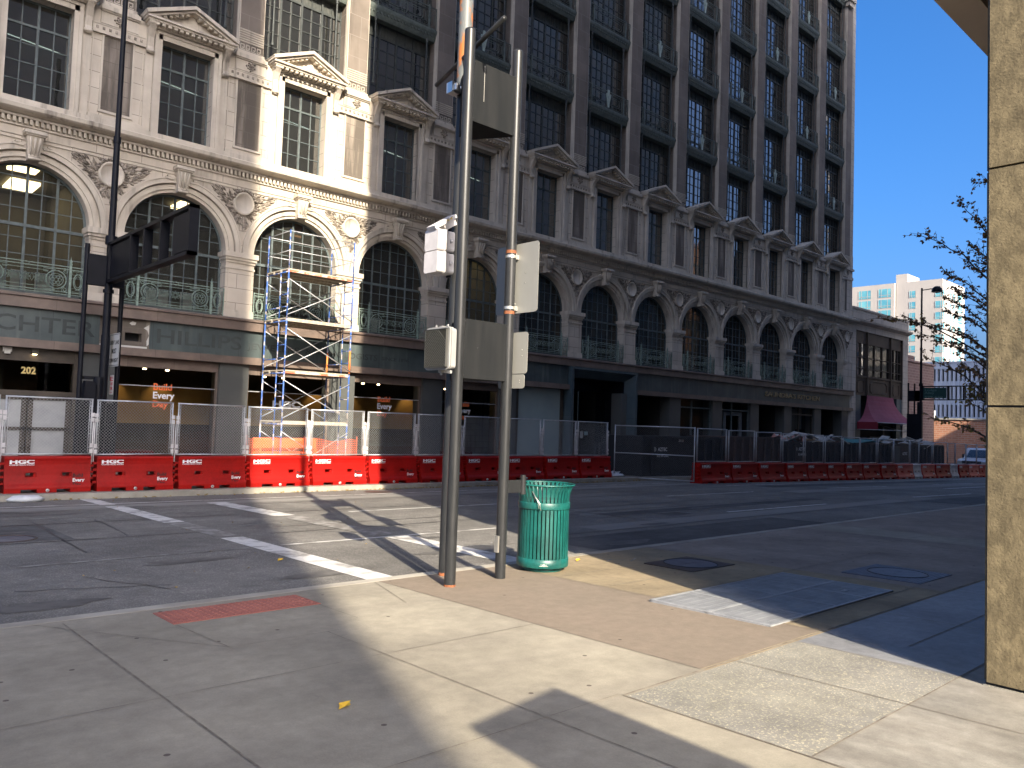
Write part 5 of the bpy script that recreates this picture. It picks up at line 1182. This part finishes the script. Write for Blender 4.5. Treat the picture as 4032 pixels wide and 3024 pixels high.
me_clip = mb.mesh('clip', M['signal_white'])
me_pf, me_pm = panel_frame(1.70, .82, 2.05), wire_panel(1.64, .84, 2.03)
me_pmd = wire_panel(1.64, .84, 2.03, .08, .0018, 'wire_dark')
def fence_panel(label, x, y, z, group, sx=1., dim=False, clips=True):
    t_ = thing('chain_link_fence', label, 'fence panel', (x, y, z), 0, group); t_.scale = (sx, 1, 1)
    t_.rotation_euler = (VR.uniform(-.008, .008), VR.uniform(-.005, .005), VR.uniform(-.012, .012))
    link('frame', me_pf, t_); link('chain_link_mesh', me_pmd if dim else me_pm, t_)
    if clips: link('clip', me_clip, t_)
    return t_
BYY = 19.55
for k in range(-2, 10):
    x = 5.18+1.79*(k+.5); z = gz(x, BYY)+FS+.005
    if k == -2: nm_b, nm_p = 'red plastic barrier just beyond the left edge of the photo', 'chain-link panel cut by the left edge of the photo'
    else:
        o_ = ORD[k+1]
        extra = {}.get(k, '')
        nm_b = '%s red lettered barrier from the left in the near row%s' % (o_, extra)
        nm_p = '%s chain-link panel from the left on the near row of red barriers' % o_
    barrier(nm_b, x, BYY, z, 'red water-filled barriers of the near row')
    fence_panel(nm_p, x, BYY, z, 'chain-link panels on the near row of barriers')
seams = [25.02, 27.17, 29.26, 31.45, 33.4, 35.3, 37.16, 39.1, 41.15, 43.2, 45.43, 46.65, 48.7, 51.18, 52.43, 54.3, 56.3, 58.3, 60.3]
for k, (a, b) in enumerate(zip(seams, seams[1:])):
    x = (a+b)/2; y = 16.95; z = gz(x, y)+RD+.005; w = (k in (10, 13))
    barrier('narrow white plastic barrier among the red ones, %s' % ('the nearer of the two' if k == 10 else 'the farther of the two') if w else '%s barrier in the far row of plastic barriers, %s' % (ORD[k], 'next to the gate' if k == 0 else 'red, counted from the gate'),
            x, y, z, 'plastic barriers of the far row', 'white_plastic' if w else ('red_fade' if k in (9, 11, 15) else None), not w, (b-a)/1.79)
    fence_panel('%s chain-link panel of the far row, counted from the gate' % ORD[k], x, y, z, 'chain-link panels on the far row of barriers', (b-a)/1.79, True, False)
# leaning gate between the rows
a, b = Vector((23.72, 19.75)), Vector((25.0, 16.98)); L = (b-a).length; ang = atan2(b.y-a.y, b.x-a.x)
za, zb_ = gz(*a)+.08, gz(*b)+.03
GT = thing('chain_link_gate', 'tall chain-link gate panel swung open in front of the black lettered dumpster', 'gate', (a.x, a.y, za), ang); GT.rotation_euler = (0, -atan2(zb_-za, L), ang)
mb = MB(); h = 2.0
for z in (0.02, .95, h): mb.tube([(0, 0, z), (L, 0, z)], .021, 8)
for x in (0, L): mb.tube([(x, 0, 0), (x, 0, h+.03)], .024, 8)
mb.build('frame', M['galv'], GT)
me_ = wire_panel(L, .03, h-.01, .07, .0024, 'wire_dark'); link('chain_link_mesh', me_, GT, (L/2, 0, 0))
# orange mesh and scaffold behind the near row
OM = thing('orange_safety_fence', 'sagging orange plastic safety mesh at the foot of the scaffold', 'safety fence', (9.1, 20.25, gz(10, 20)+FS))
mb = MB(); nx = 60
def sag(t): return 1.27-.10*sin(pi*min(1, max(0, (t*3.2) % 1)))
for k in range(nx+1):
    t = k/nx; mb.tube([(t*3.4, .03*sin(t*19), .05), (t*3.4, .05*sin(t*15), sag(t))], .007, 3, 0, False)
for j in range(22):
    zz = .05+j*.056; mb.tube([(t*3.4, .03*sin(t*17), min(zz, sag(t)-.01)) for t in [q/24 for q in range(25)]], .007, 3, 0, False)
mb.build('mesh', M['mesh_orange'], OM)
for x in (0, 1.7, 3.4): MB().tube([(x, .02, 0), (x, .02, 1.32)], .02, 6).build('stake', M['mesh_orange'], OM)
OB = thing('orange_barrier_board', 'orange plastic barricade behind the safety mesh under the scaffold', 'barricade', (10.9, 21.6, gz(11, 21.6)+FS))
MB().box(-1.0, 1.0, -.02, .02, .95, 1.25).box(-1.0, 1.0, -.02, .02, .55, .85).build('board', M['mesh_orange'], OB); MB().box(-.9, -.84, -.25, .25, 0, .95).box(.84, .9, -.25, .25, 0, .95).build('leg', M['mesh_orange'], OB)
sz = gz(11.5, 21.5)+FS
SC = thing('scaffold_tower', 'tall blue and galvanised scaffold tower with plank decks in the sunlit strip of the facade', 'scaffold', (10.43, 20.95, sz))
LX, LY = 2.12, 1.36
levels = [z-sz for z in (1.32, 2.79, 4.29, 5.72)]
zz = [0.05]+levels
for t_ in range(4):
    z0, z1 = zz[t_], zz[t_+1]
    for x in (0, LX):
        mb = MB(); wh = 'scblue'
        for y in (0, LY): mb.tube([(x, y, z0), (x, y, z1)], .024, 8)
        mb.tube([(x, 0, z1-.06), (x, LY, z1-.06)], .021, 6); mb.tube([(x, .48, z0), (x, .48, z1-.06)], .018, 6)
        for k in range(1, 4): z = z0+(z1-z0)*k/4; mb.tube([(x, 0, z), (x, .48, z)], .014, 6)
        mb.tube([(x, .48, z0+.35), (x, LY, z0+.35)], .016, 6)
        mb.build('end_frame', M[wh], SC)
    for y in (-.03, LY+.03):
        mb = MB(); mb.tube([(0, y, z0+.12), (LX, y, z1-.28)], .015, 6); mb.tube([(0, y-.02, z1-.28), (LX, y-.02, z0+.12)], .015, 6)
        mb.tube([(LX/2, y-.03, (z0+z1)/2-.08), (LX/2, y+.02, (z0+z1)/2-.08)], .03, 8); mb.build('cross_brace', M['galv'], SC)
    mb = MB()
    for k in range(3): y = .02+k*.45; mb.box(-.02, LX+.02, y, y+.42, z1+.0, z1+.035)
    mb.build('deck', M['deck'], SC)
    mb = MB()
    for k in range(3):
        y = .02+k*.45
        for q in (y, y+.39): mb.box(-.02, LX+.02, q, q+.03, z1-.06, z1, 0 if (k == 0 and q == y) else 1)
    mb.build('deck_rail', [M['deckred' if t_ in (1, 3) else 'deck'], M['deck']], SC)
zt = levels[3]
for y in (0, LY): MB().tube([(LX, y, levels[1]+.04), (LX, y, levels[1]+.75)], .029, 8).build('orange_sleeve', M['scorange'], SC)
for x in (0, LX):
    for y in (0, LY): MB().tube([(x, y, zt), (x, y, zt+1.15)], .02, 6).build('guard_post', M['scblue'], SC)
mb = MB()
for z in (zt+.55, zt+1.12):
    mb.tube([(0, 0, z), (LX, 0, z)], .014, 5); mb.tube([(0, LY, z), (LX, LY, z)], .014, 5); mb.tube([(0, 0, z), (0, LY, z)], .014, 5); mb.tube([(LX, 0, z), (LX, LY, z)], .014, 5)
mb.build('guard_rail', M['galv'], SC)
for x in (0, LX):
    for y in (0, LY): MB().cyl(x, y, .0, .3, .02, 6).box(x-.07, x+.07, y-.07, y+.07, -.01, .01).build('base_jack', M['galv'], SC)
# dumpsters
def dumpster(label, x0, x1, y0, top, m_, texts, debris):
    xc = (x0+x1)/2; zg = gz(xc, y0); w = x1-x0; d = 2.2; h = top-zg-.02
    g = thing('dumpster', label, 'dumpster', (x0, y0, zg+.02), 0, 'dumpsters behind the far row of barriers')
    mb = MB(); mb.hexa([(.0, .05, .12), (w, .05, .12), (w, d-.05, .12), (0, d-.05, .12)], [(0, .05, h), (w, .05, h), (w, d-.05, h), (0, d-.05, h)])
    mb.box(-.03, w+.03, 0, .12, h-.10, h+.02); mb.box(-.03, w+.03, 0, .1, .08, .2)
    mb.build('bin_body', M[m_], g)
    mb = MB(); n = int(w/.62)
    for k in range(n+1):
        x = k*w/n
        if texts and any(abs(x-tx-.6) < .75 for tx, *_ in texts): continue
        mb.box(x-.06, x+.06, -.04, .06, .1, h-.05)
    mb.build('rib', M[m_], g)
    for s_ in (.4, w-.6): mb = MB(); mb.tube([(s_, .3, .08), (s_+.2, .3, .08)], .09, 10); mb.build('roller', M['rubber'], g)
    for tx, tz, body, size in texts: mb = MB(); text(mb, body, size, at=(tx, .045, tz), extrude=.003, bold=.015); mb.build('lettering', M['white'], g)
    if texts and len(texts) > 1:
        mb = MB(); mb.lathe([(.12, 0), (.10, .01), (0, .01)], 14); mb.v = [(p[0]+texts[0][0]-.22, .045-p[2], p[1]*.8+texts[0][1]+.07) for p in mb.v]; mb.build('round_emblem', M['alu'], g)
    rnd = random.Random(int(x0*7))
    for mt, n, hgt in debris:
        mb = MB()
        for k in range(n):
            x = rnd.uniform(.3, w-.5); y = rnd.uniform(.15, d-.4); z = h-.05+rnd.random()*hgt; L = rnd.uniform(.5, 1.5)
            if mt == 'debris_pink': 
                pts = []; nn = 6
                for a_ in range(nn):
                    for b_ in range(4): pts.append((x+L*a_/nn, y+.5*b_/3, z+rnd.uniform(-.1, .16)+.12*sin(a_*1.4)))
                mb.add(pts, [(a_*4+b_, a_*4+b_+1, a_*4+b_+5, a_*4+b_+4) for a_ in range(nn-1) for b_ in range(3)], 0, True)
            elif mt == 'tarp':
                pts = []; nn = 10
                for a_ in range(nn+1):
                    for b_ in range(5): pts.append((x0*0+.5+a_*(w-1.2)/nn, .1+b_*.5, h+.22*sin(pi*a_/nn)**.5+rnd.uniform(-.03, .03)-(.1 if b_ == 0 else 0)))
                mb.add(pts, [(a_*5+b_, a_*5+b_+1, a_*5+b_+6, a_*5+b_+5) for a_ in range(nn) for b_ in range(4)], 0, True)
            else:
                mb.T = Matrix.Translation((x, y, z))@Matrix.Rotation(rnd.uniform(-.6, .6), 4, 'Z')@Matrix.Rotation(rnd.uniform(-.45, .45), 4, 'Y')@Matrix.Rotation(rnd.uniform(-.6, .6), 4, 'X')
                wd = .05 if mt == 'debris_wood' else rnd.uniform(.06, .35); mb.box(-L/2, L/2, -wd, wd, -.012, .02); mb.T = None
        o = mb.build('debris_heap', M[mt], None, (x0, y0, zg+.02))
        tag(o, {'debris_white': 'broken white boards heaped on the %s', 'debris_pink': 'crumpled pink insulation heaped on the %s', 'debris_wood': 'splintered timber lengths on the %s', 'tarp': 'teal tarpaulin bundle on the %s'}[mt] % label.split(',')[0], 'debris', kind='stuff' if mt != 'tarp' else None)
    return g
dumpster('plain black dumpster behind the gate, lettered AZTEC and 20151', 24.95, 30.6, 19.35, 1.16, 'dumpster', [(1.05, 1.12, 'AZTEC', .20), (.98, .88, '513 541-2002', .14), (2.45, 1.5, '20151', .15)], [])
dumpster('brown ribbed dumpster, between the two lettered ones', 31.0, 35.7, 19.35, 1.22, 'dumpster_brown', [], [])
dumpster('black dumpster heaped with pink insulation, AZTEC on its side', 35.9, 43.5, 19.35, 1.04, 'dumpster', [(1.75, 1.32, 'AZTEC', .22), (1.7, 1.07, '513-541-2002', .15)], [('debris_pink', 9, .25), ('debris_white', 26, .35), ('debris_wood', 9, .3)])
dumpster('ribbed black dumpster under a teal tarp, right of the pink debris', 44.1, 49.2, 19.35, 1.02, 'dumpster', [], [('tarp', 1, .1)])
dumpster('farthest black dumpster, piled with white boards', 49.5, 57.6, 19.35, .96, 'dumpster', [(1.3, 1.25, 'AZTEC', .24)], [('debris_white', 60, .28), ('debris_wood', 6, .2)])
BRD = thing('brown_board', 'plain brown board leaning on the end of the farthest dumpster', 'board', (48.4, 19.1, gz(48.4, 19.1))); MB().box(0, 1.25, 0, .04, 0, 1.75).build('board', M['plywood'] if False else M['room'], BRD)
# bits beside the gate
PS_ = thing('white_plastic_sheeting', 'crumpled white plastic sheeting on the ground behind the gate', 'sheeting', (22.9, 20.6, gz(23, 20.6)+FS))
mb = MB(); rnd = random.Random(4); pts = []
for a_ in range(12):
    for b_ in range(7): pts.append((a_*.16, b_*.2-.4, .02+rnd.random()*.16))
mb.add(pts, [(a_*7+b_, a_*7+b_+1, a_*7+b_+8, a_*7+b_+7) for a_ in range(11) for b_ in range(6)], 0, False); mb.build('sheet', M['snowsheet'], PS_)
SB = thing('sandbag', 'pale sandbag at the foot of the gate', 'sandbag', (23.55, 19.5, gz(23.5, 19.5)+FS)); mb = MB()
mb.lathe([(0, 0), (.22, .01), (.27, .06), (.2, .12), (0, .14)], 14); mb.v = [(p[0]*1.5, p[1], p[2]) for p in mb.v]; mb.build('bag', M['snowsheet'], SB)
SG = thing('small_notice_board', 'small white notice on short posts behind the gate', 'sign', (24.0, 20.9, gz(24, 20.9)+FS))
MB().box(-.18, .18, -.02, 0, .42, .78).build('board', M['sign_white'], SG); mb = MB(); [mb.box(-.12, .12, -.024, -.02, z, z+.02) for z in (.5, .57, .64, .7)]; mb.build('print', M['sign_red'], SG)
MB().tube([(-.1, .02, 0), (-.1, .02, 1.3)], .03, 6).build('leg', M['dark'], SG); MB().tube([(.16, .02, 0), (.16, .02, 1.3)], .03, 6).build('leg', M['dark'], SG)
for x, w, h, m_, lab in ((21.45, .16, .25, 'paper', 'white paper notice pinned on the last near-row fence panel'), (21.68, .2, .14, 'frosted', 'pale green card pinned beside the white notice')):
    o = MB().box(0, w, -.03, -.025, 0, h).build('notice_sheet', M[m_], None, (x, BYY, gz(x, BYY)+FS+1.45+(.25-h))); tag(o, lab, 'notice')
SBG = thing('white_sack', 'crumpled white sack in the gutter below the nearest barrier', 'sack', (3.75, 18.7, gz(3.7, 18.7)+RD)); mb = MB()
mb.lathe([(0, 0), (.2, .01), (.24, .06), (.15, .13), (0, .14)], 12); mb.v = [(p[0]*1.5, p[1]*.8+.03*sin(p[0]*30), p[2]) for p in mb.v]; mb.build('bag', M['snowsheet'], SBG)
# indoor things seen low through the panels
# pickup at the end of the street
PK = thing('pickup_truck', 'pale blue-white pickup truck parked behind the fence at the far right', 'truck', (60.3, 18.45, gz(60.3, 18.4)+RD))
mb = MB(); s_ = 1
body = [(.0, .45), (0, .95), (.25, 1.08), (1.35, 1.15), (1.95, 1.78), (2.3, 1.86), (3.5, 1.84), (3.75, 1.2), (5.5, 1.18), (5.55, .5), (4.9, .45), (4.75, .75), (4.45, .85), (4.1, .75), (3.95, .4), (1.55, .4), (1.4, .75), (1.1, .85), (.75, .75), (.6, .45)]
mb.prism(body, 'y', -.92, .92); me_ = mb.mesh('body', M['carwhite']); o = link('body', me_, PK); bv = o.modifiers.new('b', 'BEVEL'); bv.width = .07; bv.segments = 3; bv.limit_method = 'ANGLE'
MB().hexa([(1.36, -.78, 1.17), (1.36, .78, 1.17), (1.50, .78, 1.17), (1.50, -.78, 1.17)], [(1.86, -.68, 1.73), (1.86, .68, 1.73), (2.0, .68, 1.73), (2.0, -.68, 1.73)]).build('windscreen', M['carglass'], PK)
for y in (-.935, .925): MB().prism([(1.75, 1.22), (2.15, 1.70), (3.35, 1.70), (3.5, 1.22)], 'y', y, y+.01).build('side_window', M['carglass'], PK)
MB().box(-.03, .05, -.6, .6, .68, .98).build('grille', M['dark'], PK); MB().box(-.1, .1, -.9, .9, .42, .62).build('bumper', M['chrome'], PK)
for y in (-.75, .75): MB().box(-.04, .1, y-.15, y+.15, .72, .95).build('headlight', M['sign_white'], PK)
for x in (1.07, 4.42):
    for y in (-.93, .70):
        mb = MB(); mb.tube([(x, y, .37), (x, y+.23, .37)], .37, 20); w_ = mb.build('wheel', M['rubber'], PK); mb = MB(); mb.tube([(x, y-.01, .37), (x, y+.24, .37)], .2, 14); mb.build('rim', M['chrome'], w_)
for y in (-1.05, 1.05): MB().box(1.75, 1.9, y-.1, y+.1, 1.15, 1.4).build('mirror', M['dark'], PK)
for y in (-.2, .2): MB().tube([(1.34, y, 1.19), (1.6, y-.5, 1.42)], .012, 5).build('wiper', M['dark'], PK)
# ------------------------------------------------------------------ street tree by the kerb, trunk hidden by the column
TX, TY = 22.5, 5.9; tz = gz(TX, TY)
TR = thing('street_tree', 'thin autumn street tree with brown and yellow leaves reaching left from behind the column', 'tree', (TX, TY, tz))
rnd = random.Random(12)
mb = MB(); mb.tube([(0, 0, 0), (.05, .05, 1.5), (0, .1, 3.2), (.05, .2, 5), (0, .3, 7), (.1, .35, 9.2)], .12, 10, r2=.03); mb.build('trunk', M['bark'], TR)
tips = [((8.20, 7.05), 5.2), ((7.17, 7.67), 5.8), ((7.54, 5.88), 4.6), ((9.30, 4.85), 3.4), ((8.61, 4.70), 3.6), ((8.18, 4.35), 3.0), ((8.05, 3.66), 2.3), ((7.89, 2.04), 1.4), ((7.0, 2.9), 2.0),
        ((7.6, 4.9), 3.9), ((7.3, 5.4), 4.4), ((7.0, 2.45), 1.9), ((6.9, 6.5), 5.6), ((7.9, 4.1), 3.2), ((7.25, 1.9), 1.3), ((7.4, 4.45), 3.3), ((7.1, 2.7), 2.2), ((7.5, 5.2), 4.0), ((7.15, 3.4), 2.6)]
B_, LF, LYl = MB(), MB(), MB()
def leaf(mbx, p, s_):
    a = rnd.uniform(0, 2*pi); tl = rnd.uniform(-1.2, .3); d = Vector((cos(a)*cos(tl), sin(a)*cos(tl), sin(tl))); n = d.cross(Vector((rnd.uniform(-1, 1), rnd.uniform(-1, 1), rnd.uniform(-.2, 1)))).normalized()
    w = n*s_*.42; p = Vector(p); m = n.cross(d)*s_*.16
    q = [p, p+d*s_*.35+w+m, p+d*s_*.8+w*.7, p+d*s_*1.15, p+d*s_*.8-w*.7, p+d*s_*.35-w+m, p+d*s_*.5]
    mbx.add(q, [(0, 1, 6), (1, 2, 6), (2, 3, 6), (3, 4, 6), (4, 5, 6), (5, 0, 6)])
def branch(base, tip, r, nt, yel):
    base, tip = Vector(base), Vector(tip); L = (tip-base).length; pts = []
    for k in range(9):
        t = k/8; p = base.lerp(tip, t); p.z += .10*L*sin(pi*t)*(1 if tip.z > base.z else -.25); p += Vector((rnd.uniform(-1, 1), rnd.uniform(-1, 1), rnd.uniform(-1, 1)))*.012*L; pts.append(p)
    pts[0] = base; B_.tube(pts, r, 5, r2=r*.25)
    for j in range(nt):
        t = rnd.uniform(.15, 1.0)**.8; k = min(7, int(t*8)); p = pts[k].lerp(pts[k+1], t*8-k)
        d = (tip-base).normalized()+Vector((rnd.uniform(-.9, .9), rnd.uniform(-.9, .9), rnd.uniform(-.8, .9))); d.normalize(); l = rnd.uniform(.12, .42)
        e = p+d*l; B_.tube([p, p.lerp(e, .5)+Vector((0, 0, .02)), e], .005, 3)
        for m in range(rnd.randint(2, 5)): q = p.lerp(e, rnd.uniform(.1, 1)); leaf(LYl if (yel and rnd.random() < yel) else LF, q, rnd.uniform(.055, .095))
for (y, z), zb in tips:
    yel = .65 if z < 3.2 else (.3 if y > 9 else .08)
    x = rnd.uniform(-.4, .5)
    sc = (22.5+x)/22.5
    tip = Vector((x, y*sc-TY, 1.55+(z-1.55)*sc-tz)); branch((0, .15, zb), tip, .028, int(15*max(.6, tip.length/3)), yel)
for k in range(36):                                     # the rest of the crown, away from the view
    a = rnd.uniform(-2.4, .9); zb = rnd.uniform(1.6, 8.3); R_ = rnd.uniform(.9, 2.0)*(1.2-abs(zb-5)/6)
    branch((0, .2, zb), (R_*cos(a), R_*sin(a)+.2, zb+rnd.uniform(.2, 1.3)), .02, 14, .5 if zb < 3 else .1)
for k in range(7):
    a = rnd.uniform(1.2, 2.0); zb = rnd.uniform(1.6, 6.5); branch((0, .2, zb), (rnd.uniform(-.6, .6), rnd.uniform(.6, 1.1), zb+rnd.uniform(.1, .9)), .02, 11, .6 if zb < 2.6 else .15)
B_.build('branches', M['bark'], TR); LF.build('crown', M['leaf'], TR); LYl.build('crown', M['leaf_y'], TR)
